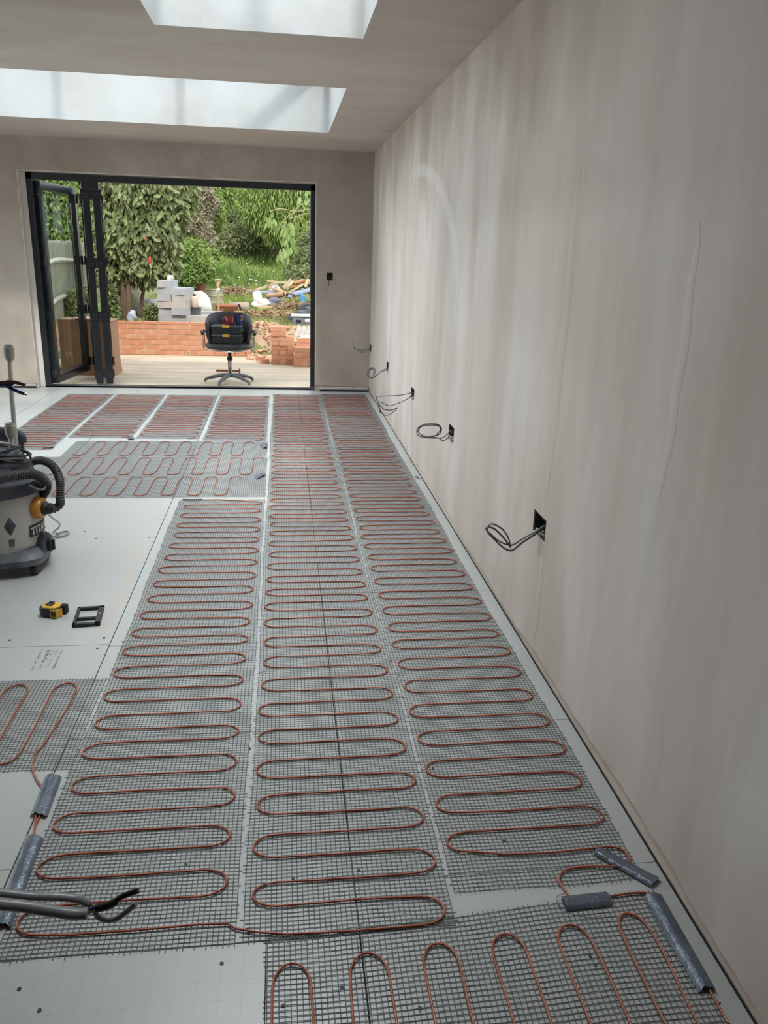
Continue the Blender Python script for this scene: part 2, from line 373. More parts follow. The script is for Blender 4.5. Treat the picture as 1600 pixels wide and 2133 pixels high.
# --- floor: tile backer boards over a dark base
def board_mat(name, grid):
    m = bpy.data.materials.new(name); m.use_nodes = True; nt = m.node_tree; N = nt.nodes; L = nt.links
    b = N['Principled BSDF']; b.inputs['Roughness'].default_value = .36; b.inputs['Specular IOR Level'].default_value = .6
    tc = N.new('ShaderNodeTexCoord'); sep = N.new('ShaderNodeSeparateXYZ'); L.new(tc.outputs['Object'], sep.inputs[0])
    def m1(op, a, c=None, d=None):
        x = N.new('ShaderNodeMath'); x.operation = op
        for i, v in enumerate((a, c, d)):
            if v is None: continue
            if isinstance(v, (int, float)): x.inputs[i].default_value = v
            else: L.new(v, x.inputs[i])
        return x.outputs[0]
    def noise(sc, det=4, st=(1, 1, 1)):
        mp = N.new('ShaderNodeMapping'); mp.inputs['Scale'].default_value = st; L.new(tc.outputs['Object'], mp.inputs[0])
        n = N.new('ShaderNodeTexNoise'); n.inputs['Scale'].default_value = sc; n.inputs['Detail'].default_value = det; L.new(mp.outputs[0], n.inputs['Vector']); return n.outputs['Fac']
    def mix(f, a, c):
        x = N.new('ShaderNodeMix'); x.data_type = 'RGBA'
        if isinstance(f, float): x.inputs[0].default_value = f
        else: L.new(f, x.inputs[0])
        for i, v in ((6, a), (7, c)):
            if isinstance(v, tuple): x.inputs[i].default_value = (*v, 1)
            else: L.new(v, x.inputs[i])
        return x.outputs[2]
    clamp = lambda v: m1('MINIMUM', 1, m1('MAXIMUM', 0, v))
    c = mix(noise(1.7), (.41, .422, .41), (.45, .462, .45))
    c = mix(m1('MULTIPLY', noise(40, 3, (1, .15, 1)), .25), c, (.37, .38, .365))
    def band(ax, v0, w, lo, hi, amt, col, c):
        o = 1-ax
        f = clamp(m1('MULTIPLY', m1('SUBTRACT', w, m1('ABSOLUTE', m1('SUBTRACT', m1('ADD', sep.outputs[ax], m1('MULTIPLY', m1('SUBTRACT', noise(6, 5), .5), .09)), v0))), 90))
        e = m1('MULTIPLY', clamp(m1('MULTIPLY', m1('SUBTRACT', sep.outputs[o], lo), 12)), clamp(m1('MULTIPLY', m1('SUBTRACT', hi, sep.outputs[o]), 12)))
        return mix(m1('MULTIPLY', m1('MULTIPLY', f, e), amt), c, col)
    smear = (.47, .42, .37)
    c = band(0, -.735, .035, 2.98, 4.15, .6, smear, c)
    c = band(1, 4.17, .012, -1.3, -.7, .7, smear, c)
    c = band(0, .135, .03, 2.35, 5.2, .55, (.46, .41, .36), c)
    c = band(1, 2.16, .05, -.72, -.55, .5, (.44, .42, .38), c)
    c = band(0, .165, .02, 5.2, 8.9, .4, (.55, .47, .42), c)
    if grid:
        def gl(ax, per):
            fr = m1('FRACT', m1('DIVIDE', sep.outputs[ax], per)); return m1('LESS_THAN', fr, .028)
        gg = m1('MAXIMUM', gl(0, .0485), gl(1, .0485))
        gg = m1('MULTIPLY', gg, m1('ADD', .42, m1('MULTIPLY', noise(5, 3), .35)))
        c = mix(gg, c, (.32, .34, .34))
    L.new(c, b.inputs['Base Color'])
    bp = N.new('ShaderNodeBump'); bp.inputs['Strength'].default_value = .12; bp.inputs['Distance'].default_value = .004
    L.new(noise(30, 5), bp.inputs['Height']); L.new(bp.outputs[0], b.inputs['Normal']); return m
M_bd, M_bg = board_mat('backer_board', False), board_mat('backer_board_printed', True)
fl = struct('floor', MB().box(((XL+XR)/2, (YB+YF)/2+.1, -.06), (XR-XL+.1, YF-YB+.5, .09)), M_gap)
def boards(x0, x1, ys, grids=()):
    for i in range(len(ys)-1):
        a, b = ys[i], ys[i+1]; dz = random.uniform(-.0008, 0)
        g = MB().box(((x0+x1)/2, (a+b)/2, -.0075+dz), (x1-x0-.0022, b-a-.002, .015)); o = obj('floor_board', g, M_bg if a < 1.4 or i in grids else M_bd, fl)
boards(-1.54, -.685, [YB, -.5, .4, 1.735, 2.95, 4.20, 4.49, 5.0, 6.5, 7.7, YF+.04], (2,))
boards(-.683, -.0465, [YB, -.4, .8, 1.455]); boards(-.0465, .167, [YB, -.2, 1.455])
boards(-.683, .167, [1.457, 2.30, 2.935, 4.3, 5.5, 6.7, 7.9, YF+.04])
boards(.169, XR+.003, [YB, -.9, .3, 1.62, 2.3, 3.4, 4.62, 5.8, 7.0, 8.2, YF-.008], (2,))
for i, (x0, x1) in enumerate(((-2.39, -1.542), (-3.24, -2.392), (-4.09, -3.242), (XL, -4.092))):
    s = .4*(i % 2); boards(x0, x1, [YB, -.8+s, .4+s, 1.6+s, 2.8+s, 4.0+s, 5.2+s, 6.4+s, 7.6+s, YF-.006])
obj('threshold_board', MB().box((-1.12, YF+.035, -.008), (DX1-DX0-.02, .075, .014)), M_bd, fl)
# countersunk screws
M_scr = mat('screw_head', (.03, .03, .035), .5, .6, col2=(.06, .06, .06))
scr = [(20, 1334), (217, 1329), (203, 1351), (40, 2060), (462, 2007), (82, 2105), (176, 1107), (200, 1122), (310, 1120), (1051, 1752), (520, 1560), (590, 2095), (387, 1800), (751, 1776), (747, 1813), (902, 1601), (875, 2100), (713, 2057), (1050, 1752), (1230, 1992), (1240, 2010), (610, 1830)]
sg = MB().lathe([(.0045, 0), (.0045, .0012), (.002, .0008), (.001, .0002)], 8).mesh('screw')
for x, y in scr:
    p = at(x, y, 2, 0); o = obj('screw', sg, M_scr, fl); o.location = (p.x, p.y, .0003)
# board print (illegible small type)
g = MB()
for k, (xa, ya, xb, yb, w, h) in enumerate(((88, 1352, 66, 1396, 3, .006), (100, 1354, 83, 1392, 2, .005), (104, 1353, 98, 1366, 5, .009), (113, 1354, 104, 1366, 3, .004), (122, 1353, 110, 1368, 3, .004), (130, 1352, 112, 1392, 4, .006), (97, 1371, 88, 1378, 6, .011), (108, 1372, 99, 1388, 2, .004), (121, 1372, 108, 1394, 2, .004))):
    A, B = at(xa, ya, 2, .0003), at(xb, yb, 2, .0003); d = B-A; n = max(3, int(d.length/.0065)); wdir = Vector((1, 0, 0))
    for q in range(n):
        if random.random() < .12: continue
        c = A+d*(q+.5)/n
        for s in range(2): g.box(c+Vector((random.uniform(-.3, .3)*h, (s-.5)*.003, 0)), (h*random.uniform(.5, 1.), .0016, .0004))
obj('board_print', g, mat('grey_ink', (.22, .24, .25), .6, col2=(.3, .3, .32), nscale=30), fl, kind='stuff')

# ================================================================== HEATING MATS
M_net = mat('black_mesh', (.045, .052, .05), .5, col2=(.075, .082, .078), nscale=20)
M_cab = mat('orange_cable', (.40, .085, .033), .38, col2=(.33, .068, .028), nscale=14, coat=.2)
M_blk = mat('black_sleeve', (.012, .012, .013), .45, col2=(.02, .02, .02))
def net(x0, x1, y0, y1, wav=.004, z=.0012, cell=.0127, fray=True, seed=0, warp=None):
    rs = np.random.default_rng(seed); Vs = []; Fs = []; k = 0
    hw, hh = .00108, .0005
    def wx(x, y): return wav*np.sin(y*2.3+seed)+wav*.5*np.sin(y*9+x*5+seed)
    def wy(x, y): return wav*np.sin(x*6+y*1.1+seed*2)+wav*.5*np.sin(x*17+y*7)
    def line(P, ax):
        nonlocal k
        n = len(P); off = np.zeros(3); off[ax] = hw
        V = np.concatenate([P-off, P+off, P+np.array([0, 0, hh*2])]); Vs.append(V)
        i = np.arange(n-1)+k
        Fs.append(np.stack([i, i+1, i+1+2*n, i+2*n], 1)); Fs.append(np.stack([i+2*n, i+1+2*n, i+1+n, i+n], 1)); k += 3*n
    nx = int(round((x1-x0)/cell)); ny = int(round((y1-y0)/cell))
    for a in range(nx+1):
        x = x0+(x1-x0)*a/nx; e0, e1 = (rs.uniform(0, .012, 2) if fray else (0, 0))
        y = np.linspace(y0-e0, y1+e1, max(3, int((y1-y0)/.06))); X = x+wx(x, y)
        P = np.stack([X, y+wy(x, y), np.full_like(y, z)+.0006*np.sin(y*31+x*40)], 1)
        if warp: P = warp(P)
        line(P, 0)
    for a in range(ny+1):
        y = y0+(y1-y0)*a/ny; e0, e1 = (rs.uniform(-.004, .010, 2) if fray else (0, 0))
        x = np.linspace(x0-e0, x1+e1, max(3, int((x1-x0)/.05))); Y = y+wy(x, y)
        P = np.stack([x+wx(x, y), Y, np.full_like(x, z)+.0006*np.sin(y*31+x*40)], 1)
        if warp: P = warp(P)
        line(P, 1)
    return fast_mesh('mesh_net', np.concatenate(Vs), np.concatenate(Fs))
def serp(turns, axis=0, z=.0052, wob=.0025, pre=None, post=None):
    """turns: list of (extreme across, centre along, side) ; runs go across"""
    P = []; n = len(turns)
    for i, (a, c, s) in enumerate(turns):
        r = .0415
        if i > 0: r = min(r, abs(c-turns[i-1][1])/2)
        hprev = .5*(c+turns[i-1][1]) if i else c-r*(1 if n < 2 or turns[1][1] > c else -1)
        hnext = .5*(c+turns[i+1][1]) if i < n-1 else c+(c-hprev)
        rx = .062; cx = a-s*rx
        if P and i:
            x0 = P[-1][0]
            for k in range(1, 7):
                t = k/7; xx = x0+(cx-x0)*t; P.append((xx, hprev+wob*math.sin(t*3.1)*math.sin(i*2.3)+random.uniform(-.0008, .0008)))
        elif i == 0 and pre: P += pre
        for k in range(9):
            th = math.pi*k/8; P.append((cx+s*rx*math.sin(th)**.9 if 0 < k < 8 else cx, (hprev+hnext)/2+(hprev-hnext)/2*math.cos(th)))
    if post: P += post
    out = [((x, y) if axis == 0 else (y, x)) for x, y in P]
    return [Vector((x, y, z+.0006*math.sin(i*.9))) for i, (x, y) in enumerate(out)]
def regular(lo, hi, c0, c1, pitch, first, j=.005):
    t = []; c = c0; s = first
    while c < c1-.02:
        t.append(((hi if s > 0 else lo)+random.uniform(-j, j), c+random.uniform(-.004, .004), s)); c += pitch/2; s = -s
    return t
def mat_thing(label, rect, nets, cables, group='orange-cabled heating mats taped over the floor boards', extras=()):
    o = thing('heating_mat', label, 'heating mat', (rect[0], rect[1], 0), group=group)
    for me in nets: obj('mesh_net', me, M_net, o, world=True, kind='stuff')
    for c in cables: obj('heating_cable', MB().tube(c, .0029, 6), M_cab, o, world=True, smooth=True, ang=80)
    for e in extras: obj('cable_joint', MB().tube(e, .0048, 8), M_blk, o, world=True, smooth=True, label='black cable joint sleeve')
    return o
AR = [(-.146, 1.642), (-.149, 1.807), (-.146, 1.969), (-.148, 2.129), (-.15, 2.294), (-.151, 2.461), (-.15, 2.631), (-.148, 2.796), (-.145, 2.956), (-.144, 3.12), (-.138, 3.287), (-.142, 3.462), (-.134, 3.62), (-.134, 3.796), (-.131, 3.96), (-.133, 4.121), (-.13, 4.294), (-.132, 4.456), (-.136, 4.63), (-.132, 4.783)]
AL = [(-.618, 1.555), (-.621, 1.731), (-.624, 1.894), (-.615, 2.06), (-.622, 2.23), (-.618, 2.384), (-.624, 2.554), (-.623, 2.71), (-.62, 2.879), (-.613, 3.031), (-.608, 3.197), (-.601, 3.36), (-.603, 3.533), (-.604, 3.711), (-.598, 3.875), (-.598, 4.046), (-.594, 4.21), (-.6, 4.38), (-.597, 4.561), (-.599, 4.718)]
BL = [(-.082, 1.598), (-.085, 1.768), (-.08, 1.934), (-.087, 2.089), (-.086, 2.265), (-.09, 2.426), (-.082, 2.594), (-.08, 2.761), (-.081, 2.918), (-.084, 3.098), (-.085, 3.256), (-.083, 3.406), (-.082, 3.561), (-.082, 3.732), (-.075, 3.887), (-.079, 4.051), (-.079, 4.226), (-.076, 4.379), (-.084, 4.52), (-.087, 4.694), (-.084, 4.843), (-.08, 5.001)]
BR = [(.378, 1.506), (.386, 1.66), (.383, 1.832), (.386, 2.0), (.382, 2.177), (.38, 2.333), (.383, 2.494), (.385, 2.662), (.38, 2.838), (.384, 3.01), (.382, 3.177), (.378, 3.345), (.384, 3.493), (.382, 3.648), (.386, 3.82), (.387, 3.983), (.381, 4.144), (.378, 4.295), (.377, 4.449), (.378, 4.602), (.375, 4.766), (.367, 4.908)]
CL = [(.428, 1.733), (.428, 1.893), (.427, 2.06), (.428, 2.221), (.425, 2.385), (.432, 2.547), (.431, 2.712), (.429, 2.871), (.433, 3.024), (.429, 3.188), (.43, 3.352), (.428, 3.512), (.429, 3.681), (.431, 3.836), (.428, 3.995), (.424, 4.142), (.431, 4.302), (.424, 4.464), (.423, 4.619), (.421, 4.772), (.422, 4.927), (.422, 5.095)]
CR = [(.902, 1.642), (.895, 1.801), (.888, 1.959), (.895, 2.128), (.895, 2.284), (.887, 2.449), (.89, 2.623), (.895, 2.791), (.888, 2.944), (.895, 3.11), (.893, 3.277), (.89, 3.443), (.888, 3.609), (.881, 3.767), (.892, 3.923), (.886, 4.083), (.876, 4.227), (.881, 4.379), (.875, 4.548), (.871, 4.699), (.875, 4.86), (.873, 5.013)]
def merge(Lf, Rt): return sorted([(x, y, -1) for x, y in Lf]+[(x, y, 1) for x, y in Rt], key=lambda t: t[1])
# A: left of the three long mats
jn = at(490, 1934, 2, .005)
tA = merge(AL, AR)
preA = [(jn.x, jn.y), (-.135, 1.508), (-.2, 1.512), (-.35, 1.508), (-.5, 1.508)]
mat_thing('orange-cabled heating mat, left of the three long strips near the camera', (-.63, 1.46),
          [net(-.634, -.116, 1.452, 4.868, .003, seed=1)], [serp(tA, pre=preA, post=[(-.4, 4.862), (-.52, 4.860)])],
          extras=[[(-.50, 4.86, .006), (-.56, 4.858, .006), (-.62, 4.862, .006)]])
tB = merge(BL, BR); tB += regular(-.082, .372, tB[-1][1]+.0825, 8.68, .165, -tB[-1][2])
mat_thing('orange-cabled heating mat, middle long strip running to the doorway', (-.1, 1.46),
          [net(-.098, .400, 1.46, 8.72, .003, seed=2)], [serp(tB, pre=[(jn.x, jn.y), (-.07, 1.478), (0, 1.465), (.15, 1.461), (.28, 1.463)])])
tC = merge(CL, CR); tC += regular(.424, .872, tC[-1][1]+.08, 8.72, .162, -tC[-1][2])
cp = lambda *a: [tuple(at(x, y, 2, .005).xy) for x, y in a]
# tail of strip C loops back under the tape
preC = cp((1519, 2133), (1497, 2096), (1475, 2056), (1440, 1990), (1395, 1900), (1368, 1866), (1340, 1860), (1310, 1861), (1271, 1867), (1225, 1872), (1190, 1868), (1178, 1855), (1166, 1838), (1167, 1822), (1185, 1810), (1225, 1805), (1280, 1805), (1305, 1803), (1312, 1790), (1300, 1772), (1275, 1764), (1245, 1766))
preC = [(v.x, v.y) for v in spline([(*q, 0) for q in preC], 4)]
tC = [t for t in tC if t[1] > 1.70]
rC = serp([t for t in tC], pre=None)
endC = cp((1245, 1766), (1150, 1776), (1050, 1780))
cabC = [Vector((x, y, .0052)) for x, y in preC+endC[1:]]
mat_thing('orange-cabled heating mat, long strip beside the right-hand wall', (.412, 1.55),
          [net(.412, .906, 1.565, 8.77, .004, seed=3)], [cabC+rC])
# D: mat at the very bottom, loops run towards the camera
tD = []
for i, xx in enumerate((.01, .18, .34, .50, .66, .815)):
    tD.append((1.385+.012*i if i < 5 else 1.455, xx, 1));
    if i < 5: tD.append((.985, xx+.0825, -1))
def wD(P):
    P = P.copy(); t = (P[:, 0]+.045)/.955; P[:, 1] += (.050*t)*(P[:, 1]-.95)/.5; return P
mat_thing('orange-cabled heating mat along the bottom edge with upright loops', (-.045, .95),
          [net(-.045, .912, .95, 1.462, .003, seed=4, warp=wD)], [serp(tD, axis=1, pre=[(.90, -.0315), (1.05, -.0315), (1.2, -.0315), (1.3, -.0315)], post=[(1.33, .853), (1.2, .846), (1.05, .842), (.90, .84)])])
# E: small mat at the left edge
tE = []
for i in range(6):
    xx = -.768-.165*i; tE.append((2.648, xx, 1)); tE.append((2.175, xx-.0825, -1))
tl = cp((128, 1450), (120, 1490), (100, 1530), (75, 1568), (68, 1600), (78, 1626), (88, 1642), (88, 1680), (75, 1700), (70, 1735), (62, 1770), (40, 1830), (12, 1890), (-15, 1940))
eC = serp(tE, axis=1)
tail = [Vector((v.x, v.y, .0052)) for v in spline([(*q, 0) for q in [(-.729, 2.57), (-.731, 2.48), (-.742, 2.36), (-.753, 2.26)]+tl[3:]], 4)]
eC = [tail[0]*0+v for v in reversed(tail)]+eC
mat_thing('orange-cabled heating mat cropped by the left edge with upright loops', (-1.8, 2.14),
          [net(-1.8, -.64, 2.14, 2.675, .004, seed=5)], [eC, [Vector((v.x, v.y, .0045)) for v in spline([(*q, 0) for q in cp((92, 1660), (84, 1695), (79, 1708), (73, 1722), (71, 1742), (64, 1775), (46, 1835), (20, 1892), (-6, 1940))], 4)]])
# F: three rows of loops running across
def Frow(x0, x1, top, bot, ph):
    t = []; x = ph; s = 1
    while x > x0: t.append((top if s > 0 else bot, x, s)); x -= .0825; s = -s
    return t
for (lb, x0, x1, y0, y1, ph) in (('heating mat with upright red loops, back row of three by the middle', -1.62, -.125, 5.96, 6.465, -.27),
                                 ('heating mat with upright red loops, centre row of three by the middle', -1.72, -.12, 5.42, 5.945, -.18),
                                 ('heating mat with upright red loops, front row of three behind the vacuum', -1.85, -.12, 4.925, 5.41, -.32)):
    mat_thing(lb, (x0, y0), [net(x0, x1, y0, y1, .003, seed=int(y0*7))], [serp(Frow(x0+.06, x1, y1-.02, y0+.03, ph), axis=1, wob=.006)])
# G: four strips at the back
for (lb, x0, x1, y0) in (('nearest to the long strips', -.648, -.14, 6.5), ('second from the long strips', -1.185, -.69, 6.56), ('third from the long strips', -1.715, -1.225, 6.58), ('farthest left behind the grey pipes', -2.2, -1.75, 6.17)):
    t = regular(x0+.02, x1-.02, y0+.05, 8.60, .165, 1, .006)
    ex = [[(-1.81, 6.205, .006), (-1.77, 6.22, .006), (-1.735, 6.235, .006)]] if x0 < -2 else ()
    mat_thing('heating mat strip before the threshold, '+lb, (x0, y0), [net(x0, x1, y0, 8.62, .003, seed=int(-x0*9))], [serp(t)], extras=ex)
# --- tape
M_tape = mat('duct_tape', (.085, .105, .135), .32, .35, col2=(.13, .155, .19), nscale=9, bump=.25, bscale=120)
def tape(quad, label, ridge=None, seed=0, n=(14, 8), z=.0115):
    A, B, C, D = [Vector(at(x, y, 2, z).to_tuple()) for x, y in quad]; rs = np.random.default_rng(seed)
    base = (A+B+C+D)/4; base.z = 0; o = MB(); V = []; F = []; nu, nv = n
    for i in range(nu+1):
        for j in range(nv+1):
            u, v = i/nu, j/nv; p = (A*(1-v)+B*v)*(1-u)+(D*(1-v)+C*v)*u
            hgt = .0012*rs.uniform(-1, 1)*(0 < i < nu and 0 < j < nv)
            if ridge is not None: hgt += .0025*math.exp(-((v-ridge)/.13)**2)
            hgt -= .0075*abs(2*v-1)**5
            e = .004*rs.uniform(-1, 1) if i in (0, nu) else 0
            d = (D-A).normalized(); V.append(p+Vector((0, 0, hgt))+d*e-base)
    k = len(V); V += [v-Vector((0, 0, .0012)) for v in V]
    for i in range(nu):
        for j in range(nv):
            a = i*(nv+1)+j; q = (a, a+1, a+nv+2, a+nv+1); F.append(q); F.append(tuple(x+k for x in reversed(q)))
    me = mesh_from('tape_strip', V, F, True, 60); t = obj('tape_strip', me, M_tape); t.location = base
    return setp(t, label, 'tape', 'grey duct tape pieces holding the cables')
tape([(94, 1612), (128, 1614), (98, 1696), (62, 1694)], 'short crinkled grey tape over two cables beside left mat', .35, 1)
tape([(52, 1739), (90, 1740), (23, 1924), (-14, 1925)], 'long grey tape strip at left edge under the grey cables', .5, 2, (22, 8))
tape([(1250, 1760), (1376, 1825), (1358, 1843), (1236, 1774)][0:1]+[(1236, 1774), (1358, 1843), (1376, 1825)], 'diagonal grey tape strip over the cable bend by the wall', None, 3, (18, 8), .0115)
tape([(1170, 1862), (1179, 1892), (1277, 1881), (1264, 1852)], 'short grey tape piece in the gap between mats', .45, 4)
tape([(1342, 1862), (1379, 1858), (1493, 2056), (1455, 2059)], 'long straight grey tape strip beside bottom mat and wall', .45, 5, (24, 8))
for i, (q, lb) in enumerate((([(266, 909), (280, 909), (280, 914), (266, 914)], 'tiny silver tape tab before the back strips'),
               ([(540, 924), (557, 922), (557, 931), (549, 932)], 'small silver tape scrap at back row corner'),
               ([(530, 990), (552, 984), (553, 988), (534, 996)], 'small silver tape scrap between centre and front rows'))):
    t = tape(q, lb, None, 10+i, (6, 3))
g = MB().tube(spline([Vector((*at(x, y, 2, .008).xy, .008)) for x, y in ((1178, 1860), (1160, 1868), (1163, 1882), (1180, 1898), (1205, 1908), (1235, 1911), (1262, 1906))], 4), .0007, 5)
setp(obj('loose_thread', g, M_net), 'thin dark thread curling beside the short tape piece', 'thread')
p0 = at(873, 994, 2, .003)
setp(obj('tape_offcut', MB().prism([(at(*q, 2, 0).x, at(*q, 2, 0).y) for q in ((862, 994), (876, 999), (870, 992))], .0002, .003), M_tape), 'dark triangular offcut on the margin by the right wall', 'offcut')

# ================================================================== WALL BOXES
M_box = mat('galvanised_box', (.10, .10, .10), .5, .6, col2=(.04, .035, .03), nscale=25)
M_cg = mat('grey_flat_cable', (.10, .10, .105), .45, col2=(.14, .14, .145), nscale=10, coat=.2)
M_mor = mat('chipped_mortar', (.42, .40, .37), .9, col2=(.2, .18, .16), nscale=40, bump=.8, bscale=80)
def wallbox(k, y, z, label, paths):
    o = thing('socket_box', label, 'socket box', (XR+.002, y, z), group='cut-in socket boxes with loose cable tails')
    g = MB(); w, h, d, t = .134, .074, .045, .002
    g.box((d, 0, 0), (t, w, h)); g.box((d/2, -w/2, 0), (d, t, h)); g.box((d/2, w/2, 0), (d, t, h)); g.box((d/2, 0, -h/2), (d, w, t)); g.box((d/2, 0, h/2), (d, w, t))
    obj('back_box', g, M_box, o)
    g = MB().blob((.012, .01, -h/2-.0), (.014, .05, .014), 10, 6, .5, k); obj('mortar_fill', g, M_mor, o)
    for P in paths:
        pts = [Vector((XR+.035, y, z))]+[at(700+a/3.2, 540+b/3.2, 1, y+(.004 if i % 2 else -.004)-.012*math.sin(i)) for i, (a, b) in enumerate(P)]
        obj('cable', MB().tube(spline(pts, 5), .0052 if k else .0048, 8, sq=.62), M_cg, o, world=True, smooth=True, ang=80)
B = [([(1390, 1775), (1330, 1815), (1240, 1865), (1170, 1905), (1090, 1880), (1030, 1830), (1000, 1800), (1015, 1785), (1060, 1800), (1120, 1860), (1165, 1920)],
      [(1395, 1790), (1340, 1825), (1240, 1890), (1175, 1940), (1120, 1925), (1050, 1860), (1008, 1812), (1022, 1770), (1050, 1765), (1110, 1800), (1150, 1860), (1162, 1910)]),
     ([(775, 1140), (720, 1185), (690, 1192), (600, 1190), (550, 1175), (538, 1150), (550, 1120), (600, 1098), (670, 1098), (700, 1120), (700, 1145), (680, 1170), (620, 1182), (570, 1185)],
      [(780, 1150), (740, 1195), (710, 1210), (680, 1190), (600, 1180), (560, 1165), (548, 1140), (580, 1110), (650, 1105), (690, 1115), (695, 1140), (670, 1165)]),
     ([(515, 888), (440, 905), (370, 910), (320, 912), (275, 915), (272, 930), (285, 970), (295, 1025)],
      [(515, 900), (470, 935), (400, 965), (350, 975), (290, 950), (288, 985), (300, 1020), (330, 1040), (365, 1030), (410, 990), (370, 1005), (320, 1000), (290, 970)]),
     ([(345, 725), (300, 745), (265, 780), (235, 792), (210, 775), (212, 745), (240, 722), (262, 740), (255, 775)],
      [(345, 735), (290, 755), (250, 785), (225, 785), (215, 760), (235, 728), (255, 745), (250, 770), (240, 785)]),
     ([(232, 590), (205, 600), (180, 605), (130, 600), (115, 585), (112, 545)], [(235, 600), (200, 612), (180, 620), (150, 612), (120, 590)])]
LB = ['open wall box nearest the camera with doubled cable loop', 'wall box with oval double loop of cable, second from camera',
      'wall box with sagging angular cable tails, middle of the five', 'wall box with small round cable coil, second from far corner', 'wall box at far corner with one short upturned cable']
for k, ((y, z), P) in enumerate(zip(SOCK, B)): wallbox(k, y, z, LB[k], P)
o = thing('switch_box', 'small dark cut-out box on far wall right of doorway', 'switch box', (.512, YF+.012, 1.235))
g = MB(); g.box((0, .045, 0), (.064, .002, .076))
for sx in (-1, 1): g.box((sx*.031, .022, 0), (.002, .045, .076))
for sz in (-1, 1): g.box((0, .022, sz*.037), (.064, .045, .002))
obj('back_box', g, M_box, o)
obj('cable', MB().tube(spline([(0, .03, .01), (-.005, -.006, -.01), (-.012, -.012, -.05), (-.006, -.008, -.11)], 5), .004, 6), M_blk, o, smooth=True)
obj('cable', MB().tube(spline([(-.01, .03, .01), (-.025, -.006, -.02), (-.03, -.01, -.09), (-.036, -.012, -.15)], 5), .0022, 6), M_blk, o, smooth=True)
obj('mortar_fill', MB().blob((0, .0, -.045), (.016, .008, .03), 8, 6, .5, 4), M_gap, o)

# ================================================================== BIFOLD DOOR
M_fr = mat('anthracite_frame', (.010, .012, .015), .33, .0, col2=(.014, .016, .02), nscale=3, coat=.15)
M_dg = glass_mat('door_glass', (.90, .94, .92)); M_st = mat('steel', (.5, .5, .5), .3, .9, col2=(.4, .4, .4))
fd = thing('door_1', None, None, (0, 0, 0)); fd['kind'] = 'structure'
YD = YF+.13
g = MB(); fx0, fx1, fz = DX0+.052, DX1-.008, DZ-.012
g.box((fx0+.03, YD, fz/2), (.06, .07, fz)); g.box((fx1-.024, YD, fz/2), (.048, .07, fz)); g.box(((fx0+fx1)/2, YD, fz-.032), (fx1-fx0, .07, .064)); g.box(((fx0+fx1)/2, YD, .009), (fx1-fx0, .09, .018))
obj('door_frame', g, M_fr, fd, bevel=.003)
obj('reveal_liner', MB().box((DX0+.027, YF+.12, DZ/2), (.05, .05, DZ)), M_rev, fd)
obj('track_lip', MB().box(((fx0+fx1)/2, YD-.04, .012), (fx1-fx0, .01, .02)), mat('worn_track', (.10, .11, .125), .4, .4, col2=(.2, .21, .22), nscale=5), fd)
obj('lock_keep', MB().box((fx1-.050, YD-.0, 1.55), (.006, .03, 1.0)), mat('keep_grey', (.25, .26, .27), .35, .6), fd, bevel=.002)
def leaf(a, b, handle=False):
    """leaf between plan points a, b"""
    a, b = Vector((*a, 0)), Vector((*b, 0)); d = b-a; Lh = d.length; yaw = math.atan2(d.y, d.x)
    T = Matrix.Translation(a) @ Matrix.Rotation(yaw, 4, 'Z'); z0, z1, sw, th = .028, fz-.07, .075, .072
    g = MB(); g.box((sw/2, 0, (z0+z1)/2), (sw, th, z1-z0), T); g.box((Lh-sw/2, 0, (z0+z1)/2), (sw, th, z1-z0), T)
    g.box((Lh/2, 0, z0+.045), (Lh-2*sw, th, .09), T); g.box((Lh/2, 0, z1-.04), (Lh-2*sw, th, .08), T)
    lf = obj('door_leaf', g, M_fr, fd, bevel=.004)
    obj('door_glass', MB().box((Lh/2, 0, (z0+z1)/2), (Lh-2*sw+.01, .024, z1-z0-.16), T), M_dg, lf)
    g = MB()
    for e in (0, Lh):
        for hz in (.14, .75, 1.3, 1.97):
            g.box((e, .0, hz), (.012, th+.03, .10), T)
    obj('hinge', g, M_fr, lf)
    g = MB()
    for hz in (.10, .12, .14, .16, .72, .745, .77, 1.27, 1.295, 1.32, 1.95, 1.98):
        for s in (-.012, .012):
            g.box((-.008, s, hz), (.004, .005, .005), T)
    obj('hinge_screw', g, M_st, lf)
    if handle:
        g = MB().tube(spline([T @ Vector((Lh-.04, -.03, 1.06)), T @ Vector((Lh-.04, -.075, 1.06)), T @ Vector((Lh-.055, -.085, 1.06)), T @ Vector((Lh-.14, -.085, 1.055))], 4), .009, 8)
        g.box((Lh-.04, -.034, 1.03), (.03, .008, .22), T)
        obj('door_handle', g, M_blk, lf, smooth=True)
    return lf
leaf((-2.465, 9.13), (-2.345, 10.15)); leaf((-1.990, 9.13), (-2.235, 10.15)); leaf((-1.885, 9.13), (-2.075, 10.14), True)
obj('track_carrier', MB().box((-1.937, 9.13, fz-.10), (.17, .07, .09)), M_fr, fd, bevel=.003)

